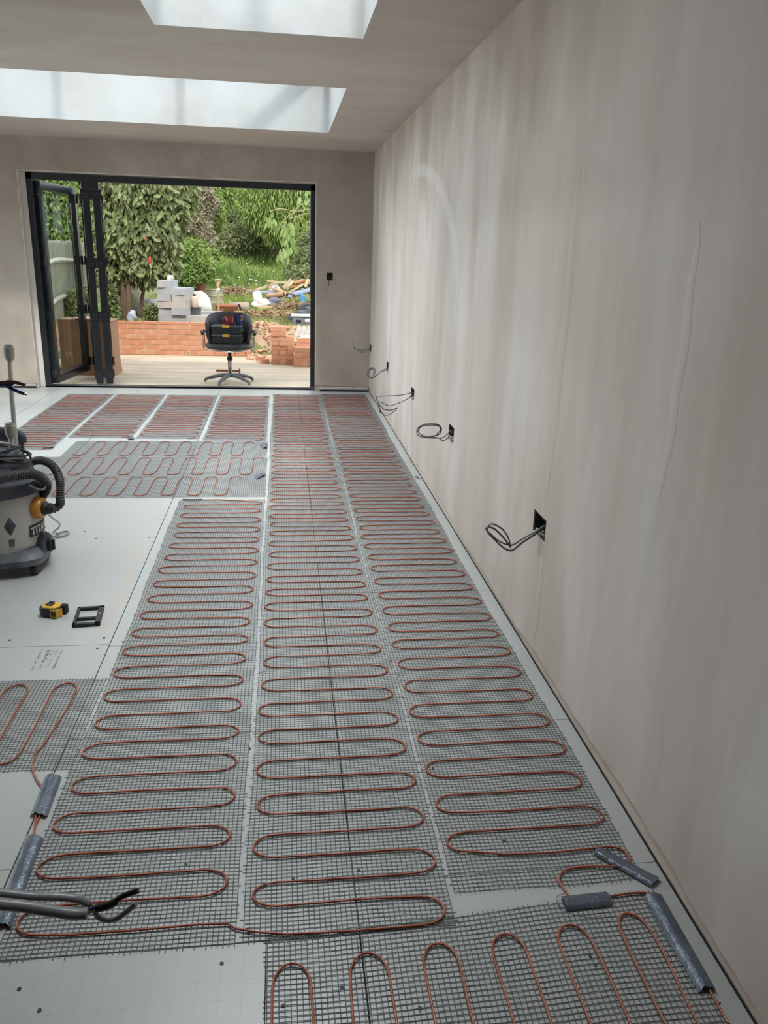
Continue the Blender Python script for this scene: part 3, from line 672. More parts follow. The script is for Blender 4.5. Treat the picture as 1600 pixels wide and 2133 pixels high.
# ================================================================== PIPES, LOOSE CABLES, TOOLS
M_pipe = mat('grey_conduit', (.52, .51, .49), .45, col2=(.42, .41, .39), nscale=6)
M_pc = mat('pipe_fitting', (.38, .37, .33), .5, col2=(.3, .29, .25), nscale=20)
def conduit(x, y, h, label, r=.0115, lean=0):
    o = thing('conduit_pipe', label, 'pipe', (x, y, 0), group='grey conduit pipes standing behind the vacuum')
    obj('tube', MB().tube([(0, 0, 0), (0, 0, h*.45), (lean*.4, 0, h*.75), (lean, 0, h-.03)], r, 14), M_pipe, o, smooth=True)
    if h > .8: obj('joint_ring', MB().lathe([(r+.0012, h*.62), (r+.0012, h*.625)], 14), M_gap, o)
    T = Matrix.Translation((lean, 0, 0))
    obj('end_fitting', MB().lathe([(r+.004, h-.075), (r+.012, h-.055), (r+.014, h-.02), (r+.014, h-.012), (r+.009, h-.01), (r+.009, h), (r+.004, h+.001), (r+.003, h-.02)], 16, T), M_pc, o, smooth=True)
pb = at(34, 940, 1, 4.12); pt = at(19, 735, 1, 4.12)
conduit(pb.x, 4.12, at(19, 719, 1, 4.12).z, 'tall grey pipe with cap standing behind the vacuum', .0115, pt.x-pb.x)
pb = at(28, 945, 1, 4.08); conduit(pb.x-.002, 4.08, at(20, 881, 1, 4.08).z, 'short grey pipe with fitting beside the tall one', .0125)
def cable(name, label, pts, r, m, sq=1.):
    return obj(name, MB().tube(spline(pts, 6), r, 10, sq=sq), m)
M_br = mat('brown_insulation', (.14, .055, .045), .4, coat=.3, col2=(.16, .06, .05)); M_bl = mat('blue_insulation', (.02, .055, .19), .35, coat=.3, col2=(.025, .06, .21)); M_cu = mat('copper', (.55, .25, .12), .35, .9)
w0 = thing('brown_wire', 'brown insulated wire end poking in from left edge', 'wire', (-1.25, 1.85, 1.19))
obj('insulation', MB().tube(spline([(-1.25, 1.85, 1.17), (-.95, 1.85, 1.19)]+[at(x, y, 1, 1.85) for x, y in ((0, 797), (15, 795), (30, 796), (44, 799), (53, 802))], 5), .0042, 10), M_br, w0, world=True, smooth=True)
w1 = thing('blue_wire', 'blue insulated wire with bared tip poking in from left edge', 'wire', (-1.25, 1.85, 1.15))
obj('insulation', MB().tube(spline([(-1.25, 1.85, 1.14), (-.95, 1.85, 1.17)]+[at(x, y, 1, 1.85) for x, y in ((0, 802), (14, 804), (26, 810), (40, 816), (51, 820))], 5), .0043, 10), M_bl, w1, world=True, smooth=True)
obj('copper_tip', MB().tube([at(50, 820, 1, 1.85), at(56, 822, 1, 1.85)], .0025, 8), M_cu, w1, world=True)
M_te = mat('grey_sheath', (.24, .245, .25), .4, coat=.15, col2=(.29, .29, .295), nscale=12)
c0 = thing('flat_cable', 'upper grey flat cable with grey hooked end over left mat', 'cable', (-1.25, .8, .7), group='grey flat cables reaching in at lower left')
q = [(-1.25, .82, .62), (-.9, .82, .72)]+[at(x, y, 1, .82) for x, y in ((-420, 1820), (-150, 1852), (0, 1860), (60, 1866), (120, 1868), (160, 1872), (185, 1882), (197, 1898), (206, 1910), (225, 1916), (245, 1912), (262, 1900), (284, 1882))]
obj('sheath', MB().tube(spline(q[:9], 6), .0062, 12, sq=.62), M_te, c0, world=True, smooth=True)
obj('core', MB().tube(spline(q[8:], 6), .0036, 10), M_te, c0, world=True, smooth=True)
c1 = thing('flat_cable', 'lower grey flat cable ending in twisted black core', 'cable', (-1.25, .77, .60), group='grey flat cables reaching in at lower left')
q = [(-1.25, .77, .58), (-.9, .77, .68)]+[at(x, y, 1, .77) for x, y in ((-420, 1848), (-150, 1872), (0, 1883), (50, 1888), (100, 1896), (150, 1903), (182, 1903))]
obj('sheath', MB().tube(spline(q, 6), .0078, 12, sq=.66), M_te, c1, world=True, smooth=True)
obj('black_core', MB().tube(spline([at(x, y, 1, .78) for x, y in ((200, 1892), (220, 1888), (238, 1880), (250, 1870), (268, 1862), (288, 1855))], 5), [.0048]*12+[.0034]*14, 10), M_blk, c1, world=True, smooth=True)
obj('blue_core', MB().tube(spline([at(x, y, 1, .78) for x, y in ((176, 1900), (188, 1894), (203, 1889))], 4), .0022, 8), M_bl, c1, world=True, smooth=True)
obj('copper_core', MB().tube(spline([at(x, y, 1, .785) for x, y in ((178, 1904), (192, 1898), (205, 1892))], 4), .0018, 8), M_cu, c1, world=True, smooth=True)

# --- tape measure
M_yel = mat('yellow_plastic', (.80, .46, .045), .35, coat=.3, col2=(.72, .40, .04), nscale=8); M_rub = mat('black_rubber', (.014, .014, .015), .55, col2=(.022, .022, .023), nscale=30, bump=.1)
tp = at(108, 1280, 2, 0); tm = thing('tape_measure', 'yellow and black tape measure lying on the boards', 'tape measure', (tp.x, tp.y, 0), R(-16))
def rr(cx, cy, w, h, r, n=6):
    P = []
    for (sx, sy, a0) in ((1, 1, 0), (-1, 1, 90), (-1, -1, 180), (1, -1, 270)):
        for k in range(n+1): a = R(a0+90*k/n); P.append((cx+sx*(w/2-r)+r*math.cos(a), cy+sy*(h/2-r)+r*math.sin(a)))
    return P
obj('grip', MB().prism(rr(0, 0, .088, .072, .026), .003, .040), M_rub, tm, bevel=.004, smooth=True)
obj('case', MB().prism(rr(.002, .001, .074, .060, .024), .0, .046), M_yel, tm, bevel=.004, smooth=True)
obj('label_disc', MB().prism(rr(-.004, 0, .034, .030, .006), .0465, .0485), M_rub, tm, bevel=.001)
obj('front_panel', MB().box((.046, -.020, .020), (.004, .030, .034), rz=R(-30)), M_yel, tm)
obj('front_panel', MB().box((.030, -.034, .021), (.030, .006, .034)), M_yel, tm, bevel=.002)
obj('front_inset', MB().box((.030, -.0375, .021), (.020, .002, .024)), M_rub, tm)
obj('mouth', MB().prism([(.030, .006), (.056, .012), (.060, .034), (.036, .036)], .003, .042), M_rub, tm, bevel=.003)
obj('belt_clip', MB().box((-.004, .016, .050), (.022, .012, .003)), M_rub, tm, bevel=.001)
# --- black plastic frame
C4 = [at(x, y, 2, .012) for x, y in ((158, 1265), (213, 1262), (213, 1298), (154, 1302))]
ctr = sum(C4, Vector())/4; ux = ((C4[1]-C4[0])+(C4[2]-C4[3])); wf_ = ux.length/2; uy = ((C4[0]-C4[3])+(C4[1]-C4[2])); hf = uy.length/2
pf = thing('slotted_plate', 'black plastic plate with two slots beside tape measure', 'plate', (ctr.x, ctr.y, 0), math.atan2(ux.y, ux.x))
g = MB(); wf_, hf = wf_, hf
g.box((0, hf/2-.008, .007), (wf_, .016, .014)); g.box((0, -hf/2+.009, .007), (wf_, .018, .014)); g.box((-wf_/2+.006, 0, .007), (.012, hf, .014)); g.box((wf_/2-.011, 0, .007), (.022, hf, .014)); g.box((-.004, -.022, .007), (wf_-.03, .014, .012))
obj('rim', g, M_rub, pf, bevel=.0015); obj('latch', MB().box((wf_/2-.011, .005, .0145), (.006, .016, .004)), mat('grey_latch', (.3, .31, .32), .4), pf, bevel=.001)

# ================================================================== VACUUM
VX, VY = -1.345, 3.83
M_dr = mat('dusty_drum', (.40, .385, .355), .4, 0, col2=(.50, .48, .44), nscale=4, nstretch=(1, 1, .4), bump=.05)
M_nv = mat('dusty_navy_plastic', (.032, .038, .056), .5, col2=(.17, .175, .185), nscale=7, bump=.15, bscale=40, contrast=(.45, .75))
M_hose = mat('ribbed_hose', (.05, .05, .05), .5, col2=(.085, .085, .083), nscale=6)
M_or = mat('orange_plastic', (.62, .27, .035), .4, coat=.2, col2=(.52, .22, .03), nscale=6)
vc = thing('vacuum_cleaner', 'dusty wet and dry vacuum with grey drum, orange inlet', 'vacuum cleaner', (VX, VY, 0))
def flange(R0, R1):  # base ring with lobes for the castors
    g = MB(); n = 48; pr = [(-.02, .062), (0, .055), (.004, .085), (-.03, .118), (-.06, .125)]; V = []; F = []
    for (dr, z) in pr:
        for k in range(n):
            th = 2*math.pi*k/n; lobe = .5+.5*math.cos(4*(th-R(-38))); r = R0+(R1-R0)*lobe**2+dr; V.append((r*math.cos(th), r*math.sin(th), z))
    for i in range(len(pr)-1):
        for k in range(n): l = (k+1) % n; F.append((i*n+k, i*n+l, (i+1)*n+l, (i+1)*n+k))
    F.append(tuple(range(n-1, -1, -1))); F.append(tuple((len(pr)-1)*n+k for k in range(n))); return g.add(V, F)
obj('base', flange(.215, .250), M_nv, vc, smooth=True)
obj('drum', MB().lathe([(.183, .10), (.187, .12), (.192, .24), (.190, .36), (.186, .392)], 48), M_dr, vc, smooth=True, ang=60)
obj('rim', MB().lathe([(.188, .375), (.203, .380), (.207, .41), (.200, .438), (.185, .448), (.14, .452)], 48), M_nv, vc, smooth=True)
obj('motor_head', MB().lathe([(.175, .445), (.168, .49), (.14, .525), (.12, .56), (.05, .575), (0, .576)], 36), M_nv, vc, smooth=True, ang=50)
for a in (-38, 52, 142, 232):
    c, s = math.cos(R(a)), math.sin(R(a)); T = Matrix.Translation((.222*c, .222*s, .028)) @ Matrix.Rotation(R(a+35), 4, 'Z') @ Matrix.Rotation(R(90), 4, 'Y')
    w = obj('castor', MB().lathe([(.012, -.018), (.024, -.015), (.028, -.006), (.028, .006), (.024, .015), (.012, .018)], 20, T), M_rub, vc, smooth=True)
    obj('fork', MB().box((.222*c, .222*s, .055), (.03, .03, .02)), M_nv, w)
for a, n_ in ((-8, 'drain_cap'),):
    T = Matrix.Rotation(R(a+2), 4, 'Z') @ Matrix.Translation((.182, 0, .108)) @ Matrix.Rotation(R(90), 4, 'Y')
    obj('drain_housing', MB().lathe([(.062, 0), (.060, .028), (.05, .036), (.03, .038)], 26, T), M_nv, vc, smooth=True)
    k_ = MB().lathe([(.03, .036), (.032, .045), (.028, .055), (.01, .056)], 20, T); k_.box((0, 0, .058), (.05, .012, .012), T)
    obj('drain_cap', k_, M_rub, vc, smooth=True)
def wrap(g, r):  # wrap (s, z, depth) verts onto the drum
    g.V = [((r+v[2])*math.cos(v[0]/r), (r+v[2])*math.sin(v[0]/r), v[1]) for v in g.V]; return g
# badge and lettering
g = MB(); A0 = R(-60)*.19
g.add([(A0-.026, .25, .003), (A0, .295, .004), (A0+.026, .25, .003), (A0, .205, .004), (A0, .25, .009)], [(0, 4, 1), (1, 4, 2), (2, 4, 3), (3, 4, 0)])
obj('badge', wrap(g, .19), M_nv, vc)
g = MB(); g.add([(A0-.014, .185, .003), (A0+.014, .185, .003), (A0+.010, .150, .003), (A0-.008, .150, .003)], [(0, 1, 2, 3)]); obj('badge_plate', wrap(g, .19), M_nv, vc)
lab0, labw = R(-34)*.19, .150
g = MB()
for i in range(10): a, b = lab0+labw*i/10, lab0+labw*(i+1)/10; g.add([(a, .172, .0015), (b, .172, .0015), (b, .230, .0015), (a, .230, .0015)], [(0, 1, 2, 3)])
obj('label_plate', wrap(g, .192), M_rub, vc)
fc = bpy.data.curves.new('lettering', 'FONT'); fc.body = 'TITAN'; fc.size = .052; fc.extrude = .0006; fc.offset = .0012
fo = bpy.data.objects.new('lettering', fc); me = bpy.data.meshes.new_from_object(fo); bpy.data.objects.remove(fo); 
xs = [v.co.x for v in me.vertices]; sc = (labw-.014)/(max(xs)-min(xs))
for v in me.vertices:
    s = lab0+.007+(v.co.x-min(xs))*sc; r = .1942+v.co.z; v.co = (r*math.cos(s/.192), r*math.sin(s/.192), .182+v.co.y*1.0)
me.materials.clear(); me.materials.append(mat('white_print', (.62, .61, .58), .5)); obj('lettering', me, None, vc)
# orange inlet + adaptor + hose
ip = Vector((.182, -.045, .302)); idr = Vector((.98, -.2, 0)).normalized(); T = Matrix.Translation(ip) @ idr.to_track_quat('Z', 'Y').to_matrix().to_4x4()
obj('inlet', MB().lathe([(.046, -.01), (.052, .0), (.052, .026), (.046, .036), (.03, .038)], 28, T), M_or, vc, smooth=True)
obj('adaptor', MB().lathe([(.03, .036), (.032, .05), (.026, .058), (.026, .075), (.021, .08)], 22, T), M_rub, vc, smooth=True)
tip = ip+idr*.078
def hose(P, r, name='hose', par=vc):
    pts = spline(P, 24); L_ = [0]
    for a, b in zip(pts, pts[1:]): L_.append(L_[-1]+(b-a).length)
    tot = L_[-1]; n = int(tot/.0025); Q = []; rad = []; j = 0
    for i in range(n+1):
        s = tot*i/n
        while j < len(L_)-2 and L_[j+1] < s: j += 1
        t = (s-L_[j])/max(1e-9, L_[j+1]-L_[j]); Q.append(pts[j].lerp(pts[j+1], min(1, t))); rad.append(r*(1.0 if i % 4 in (0, 1) else .80))
    return obj(name, MB().tube(Q, rad, 14), M_hose, par, smooth=True, ang=30)
V0 = Vector((VX, VY, 0)); hp = lambda x, y, Y: at(x, y, 1, Y)-V0
hose([tip, tip+idr*.012]+[hp(120, 1055, 3.78), hp(126, 1048, 3.78), hp(125, 1035, 3.77), hp(125, 1005, 3.80), hp(118, 982, 3.84), hp(104, 966, 3.88), hp(84, 959, 3.92), hp(62, 964, 3.95), hp(45, 978, 3.95)], .0205)
hose([hp(-45, 1010, 3.62), hp(-15, 1002, 3.62), (hp(20, 993, 3.64)), hp(50, 988, 3.68), hp(78, 990, 3.74), hp(95, 1003, 3.80), hp(96, 1020, 3.84), hp(84, 1038, 3.86)], .0225)
# handle, post and coiled flex
P = [Vector((.02, .225, .10)), Vector((.03, .30, .20)), Vector((.035, .38, .34)), hp(46, 965, 4.23), hp(44, 930, 4.23), hp(41, 905, 4.23)]
obj('handle_post', MB().tube(spline(P, 4), .016, 8, sq=1.3), M_rub, vc, smooth=True)
obj('handle', MB().tube(spline([hp(-40, 915, 4.23), hp(-12, 903, 4.23), hp(8, 905, 4.24), hp(28, 907, 4.24), hp(42, 912, 4.23), hp(48, 924, 4.22)], 5), [.016+.012*math.sin(math.pi*i/25) for i in range(26)], 12, sq=1.4), M_nv, vc, smooth=True)
for k in range(6):
    rx, ry = .115+.012*k*(.6 if k % 2 else 1), .085+.008*k; cz = .575+.009*(k % 3)-.006*k
    P = [(rx*math.cos(t)+.01*k-.03, ry*math.sin(t)-.02, cz+.012*math.sin(2*t+k)-.03*math.cos(t)*(k % 2)) for t in np.linspace(0, 2*math.pi, 28, endpoint=False)]
    obj('power_flex', MB().tube(P, .0055, 8, closed=True), M_rub, vc, smooth=True, ang=80)
obj('plug', MB().prism(rr(0, 0, .05, .045, .01), 0, .028, Matrix.Translation((.0, -.10, .555)) @ Matrix.Rotation(R(35), 4, 'Z') @ Matrix.Rotation(R(25), 4, 'X')), M_rub, vc, bevel=.003)
g = MB()
for k in range(4): g.box((-.014+.009*k, 0, .030), (.004, .036, .004), Matrix.Translation((.0, -.10, .555)) @ Matrix.Rotation(R(35), 4, 'Z') @ Matrix.Rotation(R(25), 4, 'X'))
obj('vent_slat', g, M_pipe, vc, kind='stuff')
obj('clasp', MB().tube(spline([hp(60, 1010, 3.66), hp(75, 1018, 3.67), hp(90, 1020, 3.70), hp(94, 1014, 3.72)], 5), .005, 8), M_cg, vc, smooth=True)
q = [(96, 1066), (108, 1078), (124, 1091), (122, 1099), (112, 1106), (109, 1113), (116, 1118), (128, 1117), (141, 1112), (142, 1107), (132, 1107), (118, 1113)]
pts = [tip+V0-idr*.02]+[at(*q[1], 1, 3.9), at(*q[2], 1, 4.1)]
pts = [at(q[0][0], q[0][1], 1, 3.76), at(q[1][0], q[1][1], 1, 3.9), Vector((*at(124, 1091, 2, .08).xy, .08)), Vector((*at(121, 1100, 2, .03).xy, .03))]+[at(x, y, 2, .006) for x, y in q[4:]]
o = thing('grey_flex', 'grey flex curling on the boards beside the vacuum', 'cable', (*at(120, 1118, 2, 0).xy, 0))
obj('sheath', MB().tube(spline(pts, 6), .0045, 8), M_te, o, world=True, smooth=True)

# ================================================================== OUTSIDE
TZ = -.06
def sstep(t): t = max(0, min(1, t)); return t*t*(3-2*t)
def ground(x, y):
    rise = .30+max(0, y-13)*.034
    if y > 32: rise += (y-32)*.05
    beyond = sstep((y-12.45)/.12)
    slope = sstep((y-12.0)/1.5)*.44-.14
    k = sstep((x+.46)/.5)
    h = (-.12*(1-beyond)+.30*beyond)*(1-k)+slope*k
    if y > 13: h = rise if h > .2 else h+(rise-.30)
    if x < -3.15 and y < 12.6: h = max(h, .30)
    return h
def gz(x, y): return ground(x, y)
M_gr = mat('rough_grass_ground', (.13, .20, .045), .9, col2=(.30, .25, .13), nscale=1.1, bump=.5, bscale=14, contrast=(.42, .66))
xs = np.concatenate([np.arange(-16, -4, 1.), np.arange(-4, 2, .12), np.arange(2, 16, 1.)]); ys = np.concatenate([np.arange(9.4, 16, .12), np.arange(16, 30, .5), np.arange(30, 60, 2.5)])
rs = np.random.default_rng(3)
V = [(x, y, ground(x, y)+(.014*rs.uniform(-1, 1)*(y > 12.6))) for y in ys for x in xs]; nx = len(xs)
Q = np.array([(j*nx+i, j*nx+i+1, (j+1)*nx+i+1, (j+1)*nx+i) for j in range(len(ys)-1) for i in range(nx-1)])
struct('garden_ground', fast_mesh('garden_ground', np.array(V), Q), M_gr)
M_te2 = mat('sandy_concrete', (.50, .42, .31), .85, col2=(.64, .55, .43), nscale=2.6, nstretch=(.5, 2.6, 1), bump=.3, bscale=9)
struct('terrace', MB().box((-1.2, 10.92, TZ-.06), (5.6, 3.0, .12)), M_te2)
# --- brick garden wall
M_bk = mat('red_brick', (.60, .285, .17), .85, col2=(.50, .225, .13), nscale=3, bump=.4, bscale=60, island=.0)
M_bk2 = mat('pale_brick', (.64, .34, .22), .85, col2=(.55, .26, .16), nscale=4, bump=.4, bscale=60)
M_mo = mat('cream_mortar', (.66, .50, .33), .9, col2=(.56, .42, .28), nscale=20)
bm_ = [MB().box((0, 0, 0), (.213, .1, .063)).mesh('brick'), MB().box((0, 0, 0), (.213, .1, .063)).mesh('brick')]
bm_[0].materials.append(M_bk); bm_[1].materials.append(M_bk2)
hb_ = MB().box((0, 0, 0), (.10, .1, .063)).mesh('brick'); hb_.materials.append(M_bk)
gw = thing('brick_wall', 'low red brick garden wall with cream mortar behind terrace', 'wall', (-.46, 12.43, TZ))
obj('mortar', MB().box((-1.29, 0, .232), (2.57, .09, .455)), M_mo, gw)
holes_b = [at(300, 733, 1, 12.38).x+.46, at(393, 736, 1, 12.38).x+.46]
for c in range(6):
    x = 0 if c % 2 else -.1125
    if not c % 2: o = obj('brick', hb_, None, gw); o.location = (-.05-.005, -.002, .0375+.075*c)
    while x > -2.5:
        o = obj('brick', random.choice(bm_), None, gw); o.location = (x-.1075, random.uniform(-.004, .001), .0375+.075*c); x -= .225
for k in range(11): o = obj('coping_brick', bm_[0], None, gw); o.location = (-.11-.225*k, 0, .466); o.scale = (1, 1.06, .5)
for hx in holes_b:
    g = MB().box((hx, -.047, .045), (.05, .012, .06)); o = obj('weep_vent', g, M_mo, gw); g = MB().lathe([(.011, 0), (.011, .004)], 12, Matrix.Translation((hx, -.055, .04)) @ Matrix.Rotation(R(90), 4, 'X')); obj('vent_hole', g, M_gap, o)
rw = thing('brick_wall', 'brick return wall seen through the folded glass door', 'wall', (-3.02, 12.36, TZ), R(-98))
obj('mortar', MB().box((.75, 0, .232), (1.5, .09, .455)), M_mo, rw)
for c in range(6):
    x = 0 if c % 2 else .1125
    while x < 1.4: o = obj('brick', random.choice(bm_), None, rw); o.location = (x+.1075, random.uniform(-.004, .002)-.002, .0375+.075*c); x += .225
for k in range(7): o = obj('coping_brick', bm_[0], None, rw); o.location = (.11+.225*k, 0, .466); o.scale = (1, 1.06, .5)

# --- loose brick stacks
def brick_thing(x, y, z, rz, label, group, m=None, half=False):
    o = obj('loose_brick', hb_ if half else (m or random.choice(bm_)), None); o.location = (x, y, z); o.rotation_euler = (0, 0, rz); return setp(o, label, 'brick', group)
ORD = ['bottom', 'second', 'third', 'fourth', 'fifth', 'sixth', 'seventh', 'eighth', 'ninth']
def stack(px, py, Y, n, name, cols):
    p = at(px, py, 1, Y); z = TZ+.033
    for c in range(n):
        j = random.uniform(-.012, .012); lev = ORD[c] if c < n-1 else 'topmost'
        if c % 2:
            pos = [(-.052, -.055, 0, 'front left'), (-.052, .055, 0, 'rear left'), (.113, .0, R(90), 'right end')]
        else:
            pos = [(-.105, 0, R(90), 'left end'), (.0, 0, R(90), 'middle'), (.105, 0, R(90), 'right end')]
        if c >= n-2 and n > 5: pos = pos[:2]
        for dx, dy, a, w in pos:
            if w == 'back': continue
            brick_thing(p.x+dx+j, Y+dy+random.uniform(-.008, .008), z+.0655*c, a+R(random.uniform(-2.5, 2.5)), 'red brick in %s, %s course, %s' % (name, lev, w), 'bricks in '+name)
    return p
stack(588, 757, 11.62, 8, 'the taller stack by the doorframe', 4)
stack(636, 760, 11.42, 4, 'the shorter stack by the doorframe', 4)
p = at(640, 700, 1, 12.0)
for k in range(3):
    for i in range(2): brick_thing(p.x-.05+.22*i, 12.0, TZ+.033+.066*(k+2), R(random.uniform(-3, 3)), 'red brick behind the shorter stack, %s row, %s' % (['low', 'middle', 'upper'][k], ['left', 'right'][i]), 'bricks behind the shorter stack')
for k in range(2):
    for i in range(2): brick_thing(p.x-.05+.22*i, 12.0, TZ+.033+.066*k, 0, 'red brick behind the shorter stack, %s row, %s' % (['bottom', 'second lowest'][k], ['left', 'right'][i]), 'bricks behind the shorter stack')
# bare earth past the wall end
ex = np.arange(-.42, 1.7, .06); ey = np.arange(11.7, 13.5, .06); rs = np.random.default_rng(12)
EV = np.array([(x, y, max(ground(x, y), TZ-.004)+.012+.02*rs.random()*(y > 11.9)-(.06 if (y > 13.3 or x < -.38) else 0)) for y in ey for x in ex]); kx = len(ex)
struct('bare_earth', fast_mesh('bare_earth', EV, np.array([(j*kx+i, j*kx+i+1, (j+1)*kx+i+1, (j+1)*kx+i) for j in range(len(ey)-1) for i in range(kx-1)])), mat('pinkish_earth', (.50, .37, .25), .9, col2=(.42, .29, .19), nscale=4, bump=.6, bscale=25))
# rubble
M_rub2 = mat('brick_rubble', (.62, .40, .28), .9, col2=(.52, .28, .18), nscale=6, island=.35)
g = MB(); rs = np.random.default_rng(5)
for i in range(420):
    x = rs.uniform(-.5, .35); y = rs.uniform(11.95, 13.2); hpile = .20*math.exp(-((x+.22)/.22)**2-((y-12.75)/.4)**2)*rs.uniform(.2, 1); s = rs.uniform(.008, .038)
    g.blob((x, y, max(gz(x, y), TZ)+hpile+s*.3), (s*1.2, s, s*.7), 5, 3, .5, i)
setp(obj('rubble', g, M_rub2), 'broken brick rubble spilling past the garden wall end', 'rubble', kind='stuff')
for k, (x, y) in enumerate(((552, 757), (543, 752), (300, 0))):
    if x > 400: q = at(x, y, 2, TZ); brick_thing(q.x, q.y, TZ+.03, R(20+30*k), ['broken brick lying at foot of rubble', 'small brick piece beside the broken one'][k], None, half=True)

# --- grey blocks
M_cb = [mat('grey_block', (.36, .37, .40), .85, col2=(.43, .44, .46), nscale=5, bump=.3, bscale=90), mat('pale_block', (.42, .39, .36), .85, col2=(.50, .47, .43), nscale=5, bump=.3, bscale=90)]
cbm = []
for m in M_cb: q = MB().box((0, 0, 0), (.435, .213, .097)).mesh('block'); q.materials.append(m); cbm.append(q)
BY = 12.95; p = at(367, 680, 1, BY-.15); bx = p.x; bz = .30; rot = R(-12)
def block(dx, dy, z, r, label, m=0, grp='grey concrete blocks in the tall stack'):
    x = bx+dx*math.cos(rot)-dy*math.sin(rot); y = BY+dx*math.sin(rot)+dy*math.cos(rot)
    o = obj('concrete_block', cbm[m], None); o.location = (x, y, z); o.rotation_euler = (0, 0, rot+r); return setp(o, label, 'block', grp)
H90 = R(90)
for c in range(7):
    z = bz+.05+.0985*c; lv = ['lowest', 'second', 'third', 'fourth', 'fifth', 'sixth', 'top'][c]
    if c == 6: block(-.12, 0, z, H90+.1, 'single grey block topping the tall block stack'); continue
    if c % 2: block(.0, -.11, z, -.02*c, 'grey block, %s course of tall stack, front' % lv, c == 3); block(.0, .11, z, 0, 'grey block, %s course of tall stack, rear' % lv)
    else: block(-.11, .03*(c == 2), z, H90, 'grey block, %s course of tall stack, left' % lv, 0); block(.115, -.04*(c == 2), z, H90, 'grey block, %s course of tall stack, right' % lv, c == 4)
topb = bz+.0985*7
def pblock(px, Y, z, rz, lb, m=0):
    q = at(px, 660, 1, Y); o = obj('concrete_block', cbm[m], None); o.location = (q.x, Y, z); o.rotation_euler = (0, 0, R(rz)); setp(o, lb, 'block', 'grey concrete blocks in the low pile')
pblock(415, 12.85, .345, 8, 'low grey block on grass, bottom left of low pile'); pblock(447, 12.95, .345, -5, 'low grey block, bottom right of low pile')
pblock(418, 12.86, .443, 10, 'pale block, upper left of low pile behind chair', 1); pblock(450, 12.98, .443, 2, 'pale block, upper right of low pile behind chair', 1)
pblock(436, 13.5, .36, 4, 'grey block lying behind the low pile'); pblock(436, 13.5, .458, 4, 'grey block lying uppermost behind the low pile')

# --- bags, buckets, drums
M_wb = mat('white_bag', (.74, .73, .70), .6, col2=(.62, .60, .56), nscale=6, bump=.6, bscale=18); M_cr = mat('cream_bag', (.66, .58, .45), .7, col2=(.55, .47, .36), nscale=6, bump=.6, bscale=18)
def bag(px, py, Y, w, h, m, label, seed=0, name='rubble_sack', cat='bag'):
    q = at(px, py, 1, Y); z = gz(q.x, Y); H = max(.1, q.z-z)
    o = obj(name, MB().blob((0, 0, H*.45), (w/2, w*.4, H*.55), 18, 12, .28, seed), m, smooth=True, ang=50); o.location = (q.x, Y, z); return setp(o, label, cat)
bag(272, 594, 14.2, .42, .5, M_cr, 'cream builders sack standing between the tree stems', 1); bag(313, 622, 14.0, .34, .3, M_wb, 'white sack between tree and block stack', 2)
bag(274, 645, 13.5, .15, .2, mat('blue_white_tub', (.55, .60, .75), .5, col2=(.5, .55, .7)), 'pale blue white bundle at foot of the tree', 3, 'bundle', 'bundle')
bag(240, 588, 15, .3, .2, M_wb, 'white bundle glimpsed left of the tree stems', 5, 'bundle', 'bundle'); bag(414, 606, 14.3, .40, .4, M_wb, 'white sack slumped behind the tall block stack', 4)
o = obj('white_offcut', MB().blob((0, 0, .035), (.05, .04, .045), 12, 8, .3, 3), M_wb, smooth=True); o.location = (bx-.07, BY+.03, topb); setp(o, 'rounded white lump sitting on the topmost block', 'lump')
def drum(px, ytop, Y, r, m, label, name='drum', ribs=2, prof=None):
    q = at(px, ytop, 1, Y); z = gz(q.x, Y); H = q.z-z; o = thing(name, label, name, (q.x, Y, z))
    pr = [(r*.96, 0), (r, .01)]
    for k in range(ribs): zz = H*(k+1)/(ribs+1); pr += [(r, zz-.02), (r*1.05, zz), (r, zz+.02)]
    pr += [(r, H-.015), (r*1.05, H-.008), (r*1.03, H), (r*.95, H), (r*.93, H*.3), (0, H*.28)]
    obj('body', MB().lathe(prof(H) if prof else pr, 24), m, o, smooth=True); return o, H
M_rs = mat('rusty_steel', (.20, .085, .05), .85, col2=(.29, .13, .075), nscale=6, bump=.3)
drum(415, 585, 17.2, .125, M_rs, 'rusty brown steel drum standing in the grass', ribs=1)
dm, H = drum(446, 602, 15.6, .165, mat('weathered_zinc', (.40, .38, .26), .6, .1, col2=(.30, .29, .20), nscale=7), 'weathered dented metal drum with pale rim')
M_db = mat('dark_grey_bucket', (.08, .085, .09), .45, col2=(.16, .16, .165), nscale=5)
bk, H = drum(408, 640, 12.95, .075, M_db, 'dark grey bucket standing between the block piles', 'bucket', prof=lambda H: [(.055, 0), (.078, H-.02), (.086, H-.015), (.086, H), (.075, H), (.05, .02)])
q = at(406, 640, 1, 12.95); jr = thing('plastic_jar', 'translucent pinkish jar with dark lid on the bucket', 'jar', (q.x, 12.95, gz(q.x, 12.95)+H))
obj('body', MB().lathe([(.05, 0), (.055, .01), (.055, .13), (.045, .15), (.02, .17)], 18), mat('pink_plastic', (.60, .45, .38), .35, col2=(.62, .5, .42)), jr, smooth=True); obj('lid', MB().lathe([(.022, .168), (.022, .195)], 12), M_blk, jr)
